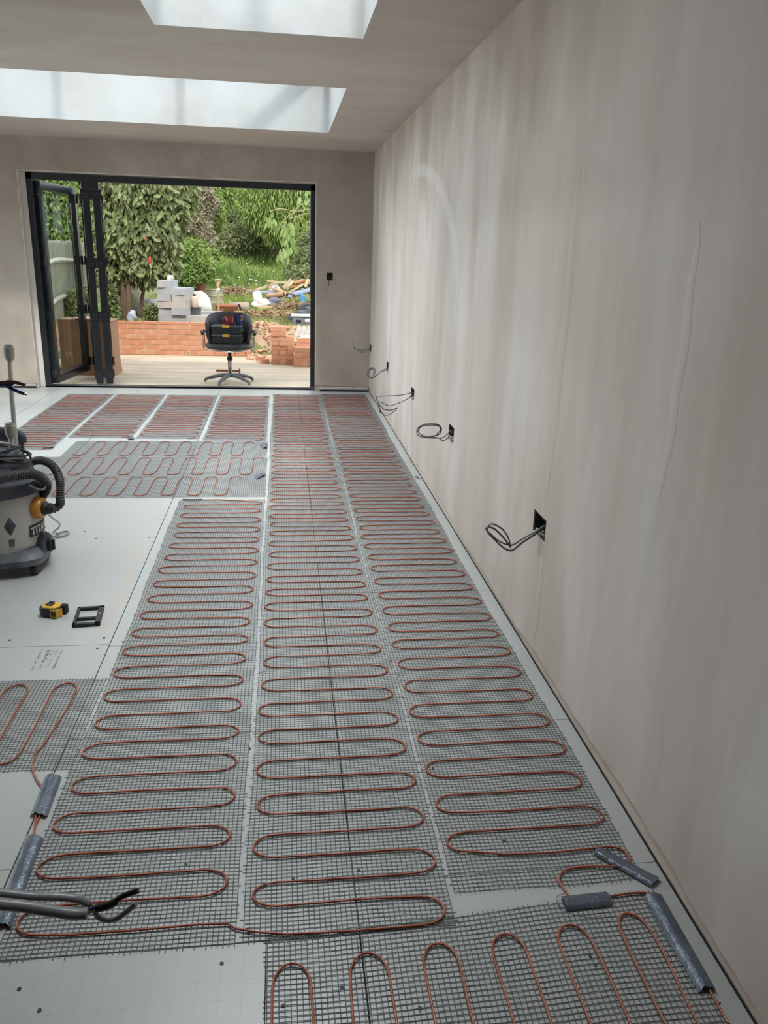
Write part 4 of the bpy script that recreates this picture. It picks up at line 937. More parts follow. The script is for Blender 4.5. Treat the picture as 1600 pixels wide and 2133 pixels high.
# spade stuck in the ground
q = at(456, 655, 1, 14.0); zz = gz(q.x, 14); tpz = at(456, 583, 1, 14).z
sp = thing('spade', 'wooden handled spade standing upright behind low blocks', 'spade', (q.x, 14.0, zz))
M_wd = mat('pale_timber', (.50, .36, .20), .7, col2=(.60, .46, .29), nscale=3, nstretch=(1, 8, 1))
obj('shaft', MB().tube([(0, 0, .15), (0, 0, tpz-zz-.02)], .016, 8), M_wd, sp, smooth=True); obj('grip', MB().tube([(-.045, 0, tpz-zz), (.045, 0, tpz-zz)], .014, 8), M_wd, sp, smooth=True)
g = MB(); g.beam((-.045, 0, tpz-zz), (-.004, 0, tpz-zz-.14), .012, .012); g.beam((.045, 0, tpz-zz), (.004, 0, tpz-zz-.14), .012, .012); obj('yoke', g, M_wd, sp)
obj('blade', MB().box((0, 0, .05), (.16, .012, .26)), M_rs, sp); obj('white_rag', MB().blob((0, 0, tpz-zz-.17), (.035, .03, .045), 10, 7, .4, 2), M_wb, sp, smooth=True, label='white rag tied on the shaft')
# wheelbarrow
q = at(473, 655, 1, 14.6); wbz = gz(q.x, 14.6); wb = thing('wheelbarrow', 'rust red wheelbarrow tray tipped behind the chair', 'wheelbarrow', (q.x, 14.6, wbz), R(8))
V = [(-.15, -.2, .0), (.12, -.2, 0), (.12, .1, .0), (-.15, .1, 0), (-.19, -.3, .17), (.17, -.3, .17), (.2, .2, .17), (-.19, .2, .17)]
obj('tray', mesh_from('tray', V+[(x*.95, y*.95, z+.01) for x, y, z in V], [(0, 1, 2, 3), (0, 4, 5, 1), (1, 5, 6, 2), (2, 6, 7, 3), (3, 7, 4, 0), (8, 11, 10, 9), (8, 9, 13, 12), (9, 10, 14, 13), (10, 11, 15, 14), (11, 8, 12, 15)]), mat('orange_rust', (.42, .15, .07), .8, col2=(.35, .13, .07), nscale=5), wb)
g = MB(); g.tube([(-.14, -.1, 0), (-.14, .5, -.02)], .014, 8); g.tube([(.12, -.1, 0), (.12, .5, -.02)], .014, 8); g.tube([(.22, .2, .19), (.30, .18, .02)], .018, 8); obj('frame', g, M_blk, wb); obj('wheel', MB().lathe([(.05, -.02), (.08, -.02), (.09, 0), (.08, .02), (.05, .02)], 16, Matrix.Translation((0, .45, .05)) @ Matrix.Rotation(R(90), 4, 'Y')), M_rub, wb, smooth=True)
# clay pipe lying
q0, q1 = at(482, 630, 1, 15.2), at(518, 633, 1, 15.2); zz = gz(q0.x, 15.2)+.09
setp(obj('clay_pipe', MB().tube([(q0.x, 15.2, zz), (q1.x, 15.25, zz)], [.085, .09], 16, cap=False).tube([(q0.x, 15.2, zz), (q0.x+.03, 15.2, zz)], .098, 16), mat('buff_clay', (.38, .30, .24), .8, col2=(.30, .22, .2), nscale=4), smooth=True), 'short buff clay pipe lying in the grass', 'pipe')
for k, (px, py, h) in enumerate(((478, 618, .2), (464, 620, .17), (472, 628, .14))):
    q = at(px, py, 1, 15.3); setp(obj('fence_stub', MB().box((q.x, 15.3, gz(q.x, 15.3)+h/2), (.035, .03, h)), M_wd), ['tallest pale wooden stub left of clay pipe', 'pale wooden stub nearest the metal drum', 'shortest pale wooden stub by clay pipe'][k], 'stub')
M_hay = mat('dry_clippings', (.42, .31, .19), .9, col2=(.34, .23, .13), nscale=9, bump=.8, bscale=30)
def straws(cx, cy, rx, ry, h, n, seed, label):
    rs = np.random.default_rng(seed); P = rs.uniform(-1, 1, (n, 2)); P = P[(P**2).sum(1) < 1]; x = cx+P[:, 0]*rx; y = cy+P[:, 1]*ry
    z = np.array([gz(a, b) for a, b in zip(x, y)])+h*(1-(P**2).sum(1))*rs.uniform(.3, 1, len(x)); d = rs.normal(size=(len(x), 3))*[.09, .09, .03]; s = rs.normal(size=(len(x), 3))*.006+[0, 0, .006]
    B0 = np.stack([x, y, z+.01], 1); V = np.stack([B0-d-s, B0+d-s, B0+d+s, B0-d+s], 1).reshape(-1, 3); o = obj('clippings', fast_mesh('clippings', V, np.arange(len(V)).reshape(-1, 4)), M_hay); setp(o, label, 'clippings', kind='stuff')
q = at(497, 603, 2, .62); straws(-1.02, 18.5, .36, .7, .16, 2600, 1, 'heap of dry brown clippings behind the clay pipe')
q = at(607, 632, 1, 15.6); straws(q.x, 15.6, .42, .35, .12, 2200, 2, 'dry clippings heap in front of the scrap pile')
q = at(555, 660, 1, 14.4); straws(q.x, 14.6, .55, .45, .05, 1800, 3, 'flat scatter of dry cut grass across the lawn')

# --- scrap pile
M_w2 = mat('grey_timber', (.42, .34, .25), .8, col2=(.52, .40, .26), nscale=3); M_w3 = mat('orange_board', (.48, .25, .11), .7, col2=(.40, .2, .09), nscale=4); M_bp = mat('blue_grey_panel', (.27, .33, .43), .5, col2=(.33, .39, .48), nscale=3)
M_crd = mat('cardboard', (.40, .235, .14), .85, col2=(.34, .20, .12), nscale=3)
PY = 16.2
def bar(a, b, w, h, m, label, name='timber_offcut', cat='timber', grp='timber offcuts in the scrap pile', dy=(0, 0)):
    A, B_ = at(*a, 1, PY+dy[0]), at(*b, 1, PY+dy[1]); c = (A+B_)/2; g = MB().beam(A-c, B_-c, w, h); o = obj(name, g, m); o.location = c; setp(o, label, cat, grp)
TL = [((530, 605), (578, 590), 'long pale lath rising at left of scrap pile'), ((560, 598), (603, 617), 'round-edged pale post crossing scrap pile centre'), ((596, 612), (632, 592), 'pale batten from pile centre up to the right'), ((590, 600), (606, 582), 'steep pale batten standing up in scrap pile'),
      ((596, 603), (611, 586), 'second steep batten beside the first in scrap pile'), ((636, 598), (642, 582), 'upright batten end at right of scrap pile'), ((604, 622), (640, 606), 'pale batten at lower right of scrap pile'), ((556, 585), (600, 589), 'thin grey pole lying behind the scrap pile'), ((644, 590), (662, 583), 'pale stick end at far right of scrap pile')]
for k, (a, b, lb) in enumerate(TL): bar(a, b, .05, .035, M_wd if k % 3 else M_w2, lb, dy=(.1*(k % 3)-.1, .3-.1*(k % 4)))
for a, b, lb, m, w in (((604, 598), (648, 585), 'wide orange brown board on top of scrap pile', M_w3, .22), ((588, 597), (612, 600), 'short orange board end in scrap pile', M_w3, .16), ((610, 590), (634, 583), 'second orange brown board at scrap pile top', M_w3, .2), ((640, 610), (668, 612), 'brown board at right end of scrap pile', M_w3, .25)):
    bar(a, b, w, .03, m, lb, 'board_offcut', 'board', 'boards in the scrap pile', (.25, .35))
for a, b, lb, w in (((527, 609), (574, 607), 'blue grey panel at left of scrap pile', .3), ((608, 613), (664, 597), 'large blue grey panel leaning in scrap pile', .35), ((600, 620), (622, 606), 'narrow grey blue strip in scrap pile', .12)):
    bar(a, b, w, .03, M_bp, lb, 'insulation_panel', 'panel', 'blue grey panels in the scrap pile', (-.1, .1))
for (a, b, lb) in (((556, 617), (592, 613), 'wide brown cardboard tube in the scrap pile'), ((575, 603), (598, 614), 'narrow tan cardboard tube beside wide one')):
    A, B_ = at(*a, 1, PY-.1), at(*b, 1, PY-.3); c = (A+B_)/2; o = obj('cardboard_tube', MB().tube([A-c, B_-c], .055 if 'wide brown' in lb else .042, 14), mat('tube_card', (.50, .33, .22), .8, col2=(.42, .27, .17)), smooth=True); o.location = c; setp(o, lb, 'tube', 'cardboard tubes in the scrap pile')
    e = obj('tube_mouth', MB().tube([B_-c, B_-c+(B_-A).normalized()*.004], .036 if 'wide brown' in lb else .026, 12), M_gap, o)
bag(575, 594, 16.6, .26, .2, M_wb, 'white plastic wrap heaped on the scrap pile', 11); bag(546, 622, 15.7, .34, .2, M_wb, 'white sack at front left of scrap pile', 12)
bag(572, 619, 15.8, .3, .2, mat('slate_wrap', (.11, .12, .15), .5, col2=(.2, .2, .23)), 'slate grey plastic wrap in front of scrap pile', 13); bag(536, 606, 16.0, .2, .2, M_wb, 'white torn wrap under left blue panel', 14)
q = at(557, 630, 1, 15.5); setp(obj('foam_board', MB().box((q.x, 15.5, gz(q.x, 15.5)+.05), (.36, .1, .09), rz=.1), mat('yellow_foam', (.70, .56, .32), .8, col2=(.64, .48, .26))), 'yellow foam slab low in front of scrap pile', 'foam slab')
bag(630, 611, 15.9, .13, .1, mat('bright_blue', (.06, .22, .42), .5, col2=(.08, .26, .48)), 'small bright blue wrap at scrap pile right', 15, 'blue_wrap', 'wrap')
M_bb = mat('black_bag', (.018, .02, .024), .28, col2=(.035, .038, .045), nscale=5, bump=.8, bscale=12)
bag(644, 631, 14.3, .42, .3, M_bb, 'black bin bag at right by doorframe', 21); bag(632, 646, 14.0, .44, .2, M_bb, 'flattened black plastic sheet under the bin bag', 22)
q = at(636, 668, 1, 13.5); z0 = gz(q.x, 13.5); z1 = at(636, 657, 1, 13.5).z
cr = thing('storage_box', 'grey plastic storage box with dark contents, pale lid', 'storage box', (q.x+.03, 13.5, z0))
H = z1-z0; g = MB(); g.box((0, -.12, H/2), (.48, .012, H*.9)); g.box((-.24, 0, H/2), (.012, .24, H*.9)); g.box((.24, 0, H/2), (.012, .24, H*.9)); g.box((0, 0, .02), (.46, .23, .03))
obj('tub', g, mat('clear_grey_plastic', (.10, .12, .16), .3, col2=(.22, .24, .28), nscale=8), cr); obj('lid', MB().box((0, 0, H), (.53, .29, .025)), mat('pale_lid', (.55, .58, .62), .4), cr, bevel=.005)
for k in range(3): obj('content', MB().box((-.14+.14*k, -.128, H*.45+.02*(k % 2)), (.08, .006, H*.3)), [M_blk, M_wb, M_blk][k], cr)
# corrugated sheet and white sack on brick row
q = at(634, 692, 1, 12.65); g = MB(); V = []; F = []
for i in range(41):
    x = i*.015; z = .012*math.sin(i*math.pi/2.5)
    V += [(x, 0, z), (x, .55, z+.10), (x, 0, z-.006), (x, .55, z+.094)]
for i in range(40): a = i*4; F += [(a, a+4, a+5, a+1), (a+2, a+3, a+7, a+6), (a, a+2, a+6, a+4)]
o = obj('corrugated_sheet', g.add(V, F), mat('grey_sheet', (.46, .41, .36), .7, col2=(.38, .34, .3), nscale=5), smooth=True); o.location = (q.x-.17, 12.35, .26); o.rotation_euler = (0, 0, R(-8)); setp(o, 'grey corrugated roof sheet behind the brick stacks', 'sheet')
q = at(640, 703, 1, 12.25); o = obj('white_sheet', MB().blob((0, 0, .03), (.22, .18, .07), 14, 8, .3, 5), M_wb, smooth=True); o.location = (q.x+.03, 12.25, q.z-.07); setp(o, 'white folded sheeting lying on the rear bricks', 'sheeting')
for k, (a, b) in enumerate((((522, 684), (566, 690)), ((524, 678), (562, 674)), ((530, 692), (566, 697)))):
    A, B_ = at(*a, 1, 13.3), at(*b, 1, 13.1); A.z = gz(A.x, 13.3)+.02; B_.z = gz(B_.x, 13.1)+.03; setp(obj('stick', MB().beam(A, B_, .025, .018), M_wd), ['middle', 'farthest', 'nearest'][k]+' pale stick on the ground right of chair', 'stick')

# --- chair with toolbox and cups
M_lea = mat('black_vinyl', (.030, .033, .038), .42, col2=(.05, .054, .06), nscale=4, bump=.1, bscale=30); M_gp = mat('grey_base_plastic', (.085, .09, .095), .5, col2=(.12, .125, .13), nscale=5); M_chr = mat('chrome', (.55, .56, .58), .15, 1.0)
cq = at(480, 790, 1, 9.82); ch = thing('office_chair', 'black barrel back swivel chair standing on the terrace', 'chair', (cq.x, 9.82, TZ), R(2))
for k in range(5):
    a = R(-90+36+72*k+12); c, s = math.cos(a), math.sin(a)
    P = [(0, 0, .10), (.10*c, .10*s, .095), (.22*c, .22*s, .07), (.29*c, .29*s, .045), (.305*c, .305*s, .015)]
    obj('base_leg', MB().tube(spline(P, 3), [.030]*4+[.026]*3+[.022]*3+[.018]*3, 8, sq=.8), M_gp, ch, smooth=True)
obj('gas_column', MB().tube([(0, 0, .08), (0, 0, .29)], .026, 16), M_chr, ch, smooth=True); obj('collar', MB().lathe([(.030, .27), (.034, .28), (.032, .31), (.022, .32), (.022, .40)], 16), M_blk, ch, smooth=True)
obj('seat_plate', MB().lathe([(.05, .385), (.16, .395), (.20, .41)], 20), M_blk, ch); obj('seat', MB().lathe([(0, .405), (.21, .405), (.265, .42), (.28, .45), (.265, .475), (.22, .485), (0, .488)], 32, Matrix.Scale(.86, 4, (0, 1, 0))), M_lea, ch, smooth=True)
obj('seat_frame', MB().tube([(.285*math.cos(t), .25*math.sin(t), .405) for t in np.linspace(-math.pi, 0, 20)], .006, 6), M_chr, ch, smooth=True)
V = []; F = []; n = 26; rings = 12
for i in range(n+1):
    t = R(-22)+(R(224))*i/n; e = math.sin(math.pi*min(1, max(0, i/n)))**.28; zt = .52+.31*e; zb = .475+.0*e
    for k in range(rings):
        a = 2*math.pi*k/rings; rr_ = .232+.036*math.cos(a)*(.5+.5*e); z = (zt+zb)/2+(zt-zb)/2*math.sin(a); rr_ += .03*(z-.5)/.3
        V.append((rr_*math.cos(t), rr_*.88*math.sin(t), z))
for i in range(n):
    for k in range(rings): l = (k+1) % rings; F.append((i*rings+k, i*rings+l, (i+1)*rings+l, (i+1)*rings+k))
F += [tuple(range(rings)), tuple(n*rings+k for k in reversed(range(rings)))]
obj('backrest', mesh_from('backrest', V, F, True, 70), M_lea, ch)
for s in (-1, 1):
    arm = obj('armrest', MB().tube(spline([(s*.295, -.17, .60), (s*.305, -.10, .615), (s*.30, .05, .61), (s*.28, .12, .60)], 4), .022, 10, sq=.8), M_blk, ch, smooth=True)
    obj('arm_post', MB().tube([(s*.295, -.12, .60), (s*.297, -.13, .42), (s*.25, -.12, .405)], .005, 6), M_chr, arm); obj('arm_post', MB().tube([(s*.29, .03, .60), (s*.285, .03, .42)], .005, 6), M_chr, arm)
g = MB(); 
for k in range(4): g.tube([(-.18+.12*k, -.16, .40), (-.17+.12*k, -.16, .365)], .004, 5)
obj('clip', g, M_blk, ch)
CZ = TZ+.488
tb = thing('toolbox', 'black two-tier toolbox with yellow latches on chair', 'toolbox', (cq.x-.015, 9.76, CZ), R(-6))
M_tb = mat('black_toolbox', (.016, .018, .02), .4, col2=(.03, .032, .035), nscale=30); M_tg = mat('grey_edge', (.13, .14, .15), .4)
for k, (z0, n_) in enumerate(((0, 'lower_case'), (.104, 'upper_case'))):
    c = obj(n_, MB().box((0, 0, z0+.0515), (.335, .20, .103)), M_tb, tb, bevel=.008); obj('edge_band', MB().box((0, 0, z0+.092), (.345, .212, .012)), M_tg, c, bevel=.004)
    obj('latch', MB().box((0, -.108, z0+.092), (.082, .012, .030)), M_yel, c, bevel=.003, label='yellow latch')
    for s in (-.03, .03): obj('side_clip', MB().box((.172, s, z0+.05), (.012, .03, .05)), M_tg, c, bevel=.002)
TBZ = CZ+.203
mg = thing('mug', 'dark red transparent mug on the toolbox', 'mug', (cq.x+.012, 9.76, TBZ)); M_rd = mat('red_plastic', (.26, .012, .018), .2, coat=.5, col2=(.2, .01, .015)); 
obj('body', MB().lathe([(.054, 0), (.058, .01), (.060, .09), (.052, .105), (.046, .105), (.05, .02), (0, .015)], 24), M_rd, mg, smooth=True); obj('handle', MB().tube(spline([(-.055, -.01, .085), (-.075, -.012, .07), (-.075, -.012, .035), (-.055, -.01, .02)], 4), .007, 8), M_rd, mg, smooth=True)
tu = thing('tumbler', 'tall navy blue tumbler with yellow rim on the toolbox', 'tumbler', (cq.x+.122, 9.78, TBZ)); obj('body', MB().lathe([(.040, 0), (.052, .15), (.046, .15), (.036, .01), (0, .01)], 24), mat('navy_plastic', (.012, .025, .13), .3, coat=.3), tu, smooth=True)
obj('rim', MB().lathe([(.048, .145), (.056, .148), (.056, .160), (.047, .160)], 24), M_yel, tu, smooth=True); obj('emblem', MB().tube([(.026+.017*math.cos(t), -.046-.004*math.cos(t), .085+.024*math.sin(t)) for t in np.linspace(0, 2*math.pi, 16, endpoint=False)], .003, 6, closed=True), M_yel, tu)
q = at(478, 772, 2, TZ+.03); hm = thing('prop_foot', 'dusty steel rod with disc end lying behind the chair', 'rod', (q.x, q.y, TZ)); obj('rod', MB().tube([(-.17, 0, .03), (.13, 0, .03)], .014, 8), M_rs, hm, smooth=True); obj('disc', MB().lathe([(.030, -.010), (.030, .010)], 16, Matrix.Translation((.13, 0, .030)) @ Matrix.Rotation(R(90), 4, 'Y')), M_rs, hm, smooth=True)
# --- cardboard box, plank and block behind the glass
q = at(236, 668, 1, 10.28); H = q.z-TZ
cb = thing('cardboard_box', 'tall brown cardboard box standing behind the folded doors', 'box', (q.x-.34, 10.48, TZ), R(-5))
g = MB(); g.box((0, 0, H/2), (.62, .36, H)); obj('carton', g, M_crd, cb, bevel=.004); obj('flap', MB().box((.1, -.02, H+.006), (.45, .34, .006), rot=Matrix.Rotation(R(3), 3, 'Y')), mat('carton_flap', (.52, .36, .25), .85, col2=(.46, .3, .2)), cb); obj('flap', MB().box((.318, .0, .10), (.008, .34, .2), rot=Matrix.Rotation(R(-6), 3, 'Y')), M_crd, cb)
q = at(138, 757, 1, 11.3); setp(obj('grey_tub', MB().box((q.x, 11.3, TZ+.09), (.22, .2, .18)), mat('tub_grey', (.33, .34, .30), .7, col2=(.4, .4, .36)), bevel=.01), 'grey tub standing behind the glass door', 'tub')
A, B_ = at(116, 747, 1, 10.9), at(140, 775, 1, 10.5); A.z = max(A.z, TZ+.3) if A.z < TZ+.1 else A.z; B_.z = TZ+.03; setp(obj('plank', MB().beam(A, B_, .07, .03), M_wd), 'pale plank leaning on terrace behind the glass door', 'plank')
A, B_ = at(118, 770, 2, TZ+.02), at(200, 752, 2, TZ+.02); setp(obj('plank', MB().beam(A+Vector((0, 0, .0)), B_, .06, .03), M_w2), 'dark flat plank on the terrace beyond glass door', 'plank')
# --- fence
M_fc = [mat('weathered_fence%s' % ['', '_light', '_dark'][k], c, .85, col2=tuple(v*.85 for v in c), nscale=6, nstretch=(6, 6, .5)) for k, c in enumerate(((.50, .49, .41), (.58, .57, .49), (.42, .41, .33)))]
fn = thing('garden_fence', 'weathered silver featheredge fence beyond the glass door', 'fence', (-3.4, 11.3, .3))
f0 = at(92, 560, 1, 11.2); f1 = at(190, 560, 1, 15.2); n = 60; bmf = [MB().box((0, 0, .6), (.078, .014, 1.22)).mesh('fence_board') for _ in M_fc]
for b_, m in zip(bmf, M_fc): b_.materials.append(m)
for k in range(n):
    t = k/(n-1); x = f0.x+(f1.x-f0.x)*t-.10*math.sin(t*math.pi); y = 11.2+4.0*t; o = obj('fence_board', bmf[(k*7) % 3], None, fn); ang = math.atan2(4.0, f1.x-f0.x-.1*math.pi*math.cos(t*math.pi)); o.location = (x+3.4, y-11.3, random.uniform(-.015, .01)); o.rotation_euler = (0, R(1.5*math.sin(k)), ang+R(6))
for zz in (.42, .93):
    P = []
    for k in range(12):
        t = k/11; P.append((f0.x+(f1.x-f0.x)*t-.10*math.sin(t*math.pi)+3.4+.04, 11.2+4.0*t-11.3, zz+.02*math.sin(t*6)))
    obj('arris_rail', MB().tube(P, .035, 4), M_fc[1], fn)

# ================================================================== PLANTS
def leafmat(name, c, c2, isl=.35, rough=.45, tr=.25): return mat(name, c, rough, col2=c2, nscale=.9, island=isl, spec=.4, trans=tr)
L_mid, L_dark, L_yel, L_cop, L_bri = (leafmat('leaf_mid', (.18, .22, .085), (.29, .32, .15)), leafmat('leaf_dark', (.07, .11, .055), (.115, .165, .08)), leafmat('leaf_lime', (.22, .31, .07), (.30, .38, .11)), leafmat('leaf_copper', (.42, .31, .24), (.31, .28, .18)), leafmat('leaf_bright', (.16, .25, .06), (.25, .34, .09)))
M_bark = mat('bark', (.20, .135, .09), .9, col2=(.13, .09, .065), nscale=6, nstretch=(4, 4, 1), bump=.5); M_core = mat('crown_shade', (.012, .022, .009), 1., col2=(.02, .032, .012), nscale=6)  # last material: near-black colour standing for shade inside the crowns
def leafcloud(name, blobs, n, size, droop=.3, seed=0, shell=(.70, 1.06), asp=.42, quad=True, zmin=None):
    rs = np.random.default_rng(seed); B_ = np.array(blobs, float); w = B_[:, 3]*B_[:, 4]+B_[:, 3]*B_[:, 5]; w /= w.sum(); k = rs.choice(len(B_), n, p=w)
    u = rs.normal(size=(n, 3)); u /= np.linalg.norm(u, axis=1)[:, None]; u[:, 1] = np.where(rs.random(n) < .7, -abs(u[:, 1]), u[:, 1])
    f = rs.uniform(*shell, n)[:, None]*(1+.12*np.sin(u[:, :1]*9+k[:, None])*np.cos(u[:, 2:]*8)); P = B_[k, :3]+u*B_[k, 3:6]*f
    d = u*.45+rs.normal(size=(n, 3))*.5; d[:, 2] -= droop*1.6; d /= np.linalg.norm(d, axis=1)[:, None]
    s = np.cross(d, rs.normal(size=(n, 3))+[0, -1.2, .6]); s /= np.linalg.norm(s, axis=1)[:, None]+1e-9; nn = np.cross(s, d)
    Ls = (size*rs.uniform(.65, 1.25, n))[:, None]; W_ = Ls*asp
    if quad:
        V = np.stack([P, P+d*Ls*.3-s*W_*.5+nn*Ls*.06, P+d*Ls*.72-s*W_*.36+nn*Ls*.03, P+d*Ls-nn*Ls*.08, P+d*Ls*.72+s*W_*.36+nn*Ls*.03, P+d*Ls*.3+s*W_*.5+nn*Ls*.06], 1).reshape(-1, 3)
        i = np.arange(n)[:, None]*6; Q = np.concatenate([i+[0, 1, 2, 3], i+[0, 3, 4, 5]])
    else:
        V = np.stack([P, P+d*Ls*.45-s*W_*.5, P+d*Ls, P+d*Ls*.45+s*W_*.5], 1).reshape(-1, 3); Q = np.arange(n)[:, None]*4+[0, 1, 2, 3]
    if zmin is not None: V[:, 2] = np.maximum(V[:, 2], zmin)
    return fast_mesh(name, V, Q)
def plant(name, label, cat, loc, blobs, n, size, m, droop=.3, seed=0, core=.62, trunk=None, group=None, **k):
    o = thing(name, label, cat, loc, group=group); obj('foliage', leafcloud('foliage', blobs, n, size, droop, seed, **k), m, o, world=True, kind='stuff')
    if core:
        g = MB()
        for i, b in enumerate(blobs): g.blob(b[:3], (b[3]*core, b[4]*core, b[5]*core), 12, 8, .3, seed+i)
        obj('shade_core', g, M_core, o, world=True, smooth=True, kind='stuff')  # solid dark blobs, shade within the foliage put in as colour
    for P, r in (trunk or []): obj('trunk' if r > .03 else 'branch', MB().tube(spline(P, 4), r, 8), M_bark, o, world=True, smooth=True)
    return o
def bl(px, py, Y, rx, rz, ry=None): q = at(px, py, 1, Y); return (q.x, Y, q.z, rx, ry or rx, rz)
# backdrop wood
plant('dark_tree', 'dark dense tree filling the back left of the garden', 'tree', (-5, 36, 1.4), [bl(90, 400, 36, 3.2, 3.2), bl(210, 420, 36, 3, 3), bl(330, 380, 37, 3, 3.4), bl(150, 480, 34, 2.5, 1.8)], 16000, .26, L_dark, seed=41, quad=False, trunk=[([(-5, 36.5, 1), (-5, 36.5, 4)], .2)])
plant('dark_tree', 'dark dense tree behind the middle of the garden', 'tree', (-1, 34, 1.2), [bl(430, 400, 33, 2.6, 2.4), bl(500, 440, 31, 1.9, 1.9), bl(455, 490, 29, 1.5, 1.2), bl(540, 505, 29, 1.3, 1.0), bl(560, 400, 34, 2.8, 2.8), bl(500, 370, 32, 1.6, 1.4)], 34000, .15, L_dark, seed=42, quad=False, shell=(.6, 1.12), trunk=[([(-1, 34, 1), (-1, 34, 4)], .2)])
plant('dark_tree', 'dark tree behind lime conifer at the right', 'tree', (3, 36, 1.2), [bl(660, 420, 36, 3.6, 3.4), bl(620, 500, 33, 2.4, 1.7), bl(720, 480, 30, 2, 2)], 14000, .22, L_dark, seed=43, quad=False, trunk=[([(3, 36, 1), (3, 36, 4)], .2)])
plant('bushy_shrub', 'grey green shrub mass in front of the dark tree', 'shrub', (-1, 27, .9), [bl(470, 410, 27, .9, .9), bl(455, 455, 26, .8, .7), bl(500, 470, 26, .95, .7), bl(545, 455, 26, .8, .6), bl(525, 495, 25, .7, .45), bl(560, 480, 25, .7, .5), bl(480, 500, 25, .6, .4)], 22000, .10, L_mid, seed=44, quad=False, shell=(.5, 1.2), core=.5)
# lime conifer with hanging sprays
cb_ = [bl(550, 395, 24, .75, .8), bl(595, 400, 24, .9, .9), bl(640, 410, 24, .8, 1.0), bl(535, 430, 23.6, .4, .5), bl(570, 450, 23.6, .45, .6), bl(610, 455, 23.6, .5, .55), bl(648, 455, 23.6, .5, .7), bl(655, 500, 23, .5, .5)]
plant('weeping_conifer', 'lime green conifer with hanging sprays at back right', 'tree', (.6, 24.3, .8), cb_, 26000, .17, L_yel, droop=1.1, seed=45, asp=.2, quad=False, shell=(.55, 1.25), core=.55, trunk=[([(-.1, 24.4, .7), (-.05, 24.4, 2.2), (.0, 24.4, 4)], .07), ([(.5, 24.4, .7), (.5, 24.4, 4)], .06)])
plant('bushy_shrub', 'dark green bush at right edge of the opening', 'shrub', (.9, 19, .5), [bl(650, 545, 19.5, .38, .35), bl(640, 575, 19, .42, .22), bl(625, 560, 20, .35, .22), bl(660, 510, 20, .4, .4)], 9000, .085, L_mid, seed=46, quad=False, core=.6)
# mid-left planting
plant('bushy_shrub', 'bright green shrub right of the broad-leaved tree', 'shrub', (-2.1, 18, .5), [bl(400, 545, 17.5, .42, .36), bl(375, 520, 18, .4, .35), bl(420, 560, 17.2, .26, .24), bl(360, 565, 17.5, .4, .28), bl(385, 575, 17, .3, .2), bl(350, 530, 17.5, .35, .3), bl(435, 530, 18, .2, .25), bl(410, 520, 17.6, .25, .2), bl(440, 440, 19, .30, .5), bl(455, 395, 20, .35, .5)], 16000, .085, L_bri, seed=47, quad=False, core=.6)
plant('copper_shrub', 'copper brown leaved shrub above the bright green shrub', 'shrub', (-1.9, 18.5, .5), [bl(418, 420, 18.5, .34, .42), bl(398, 470, 18.3, .42, .40), bl(420, 510, 18.1, .28, .38), bl(390, 430, 18.6, .3, .4), bl(385, 440, 18.6, .25, .35)], 11000, .085, L_cop, seed=48, quad=False, core=.55, trunk=[([(-1.9, 18.6, .5), (-1.9, 18.6, 1.6), (-1.8, 18.6, 2.3)], .03)])
plant('garden_bush', 'yellow green bush above the fence through glass door', 'shrub', (-4.6, 16.5, .3), [bl(100, 420, 16.5, .7, .8), bl(150, 400, 17, .6, .8), bl(110, 480, 16, .6, .4), bl(190, 420, 17, .6, .9), bl(60, 400, 16, .8, .9), bl(170, 490, 16, .5, .45), bl(125, 450, 17, .8, .7), bl(150, 490, 17, .7, .5), bl(95, 490, 16.5, .5, .4), bl(185, 360, 18, 1., 1.2), bl(110, 350, 18, 1., 1.)], 26000, .11, L_bri, seed=49, quad=False, core=.6)
plant('small_bush', 'small green bush by the brick return behind glass', 'shrub', (-3.0, 12.9, .3), [bl(160, 635, 12.9, .15, .22), bl(150, 655, 12.9, .12, .12), bl(175, 620, 13, .14, .2)], 2600, .05, L_mid, seed=50, core=.5)
# near broad-leaved tree: individual front leaves as parts
tb_ = [bl(245, 420, 14.2, .42, .55), bl(300, 410, 14, .45, .5), bl(345, 420, 14, .36, .5), bl(270, 500, 13.8, .42, .42), bl(322, 490, 13.8, .38, .40), bl(360, 465, 14, .13, .35), bl(236, 560, 13.8, .26, .36), bl(300, 552, 13.7, .36, .30), bl(345, 548, 13.8, .22, .24), bl(378, 395, 14.2, .28, .3), bl(225, 490, 14, .3, .5)]
tq = at(262, 668, 1, 13.6)
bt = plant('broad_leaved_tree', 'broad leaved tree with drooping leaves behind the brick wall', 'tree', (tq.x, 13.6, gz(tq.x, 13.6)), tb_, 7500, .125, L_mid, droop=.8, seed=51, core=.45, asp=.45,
      trunk=[([(tq.x, 13.6, .3), at(258, 600, 1, 13.6), at(256, 540, 1, 13.7), at(250, 400, 1, 14)], .055), ([(tq.x+.07, 13.5, .3), at(268, 610, 1, 13.5), at(262, 520, 1, 13.6)], .032), ([at(290, 655, 1, 13.7), at(300, 600, 1, 13.7), at(312, 540, 1, 13.7), at(318, 470, 1, 13.8)], .028), ([at(296, 640, 1, 13.8), at(300, 590, 1, 13.8), at(330, 500, 1, 13.8)], .02)])
lf = MB(); lf.add([(0, 0, 0), (-.045, .045, .008), (-.035, .10, .004), (0, .145, -.012), (.035, .10, .004), (.045, .045, .008)], [(0, 1, 2, 3), (0, 3, 4, 5)]); lfm = lf.mesh('leaf'); lfm.materials.append(leafmat('leaf_near', (.23, .28, .12), (.32, .35, .18), .3))
lfm2 = lf.mesh('leaf'); lfm2.materials.append(L_mid)
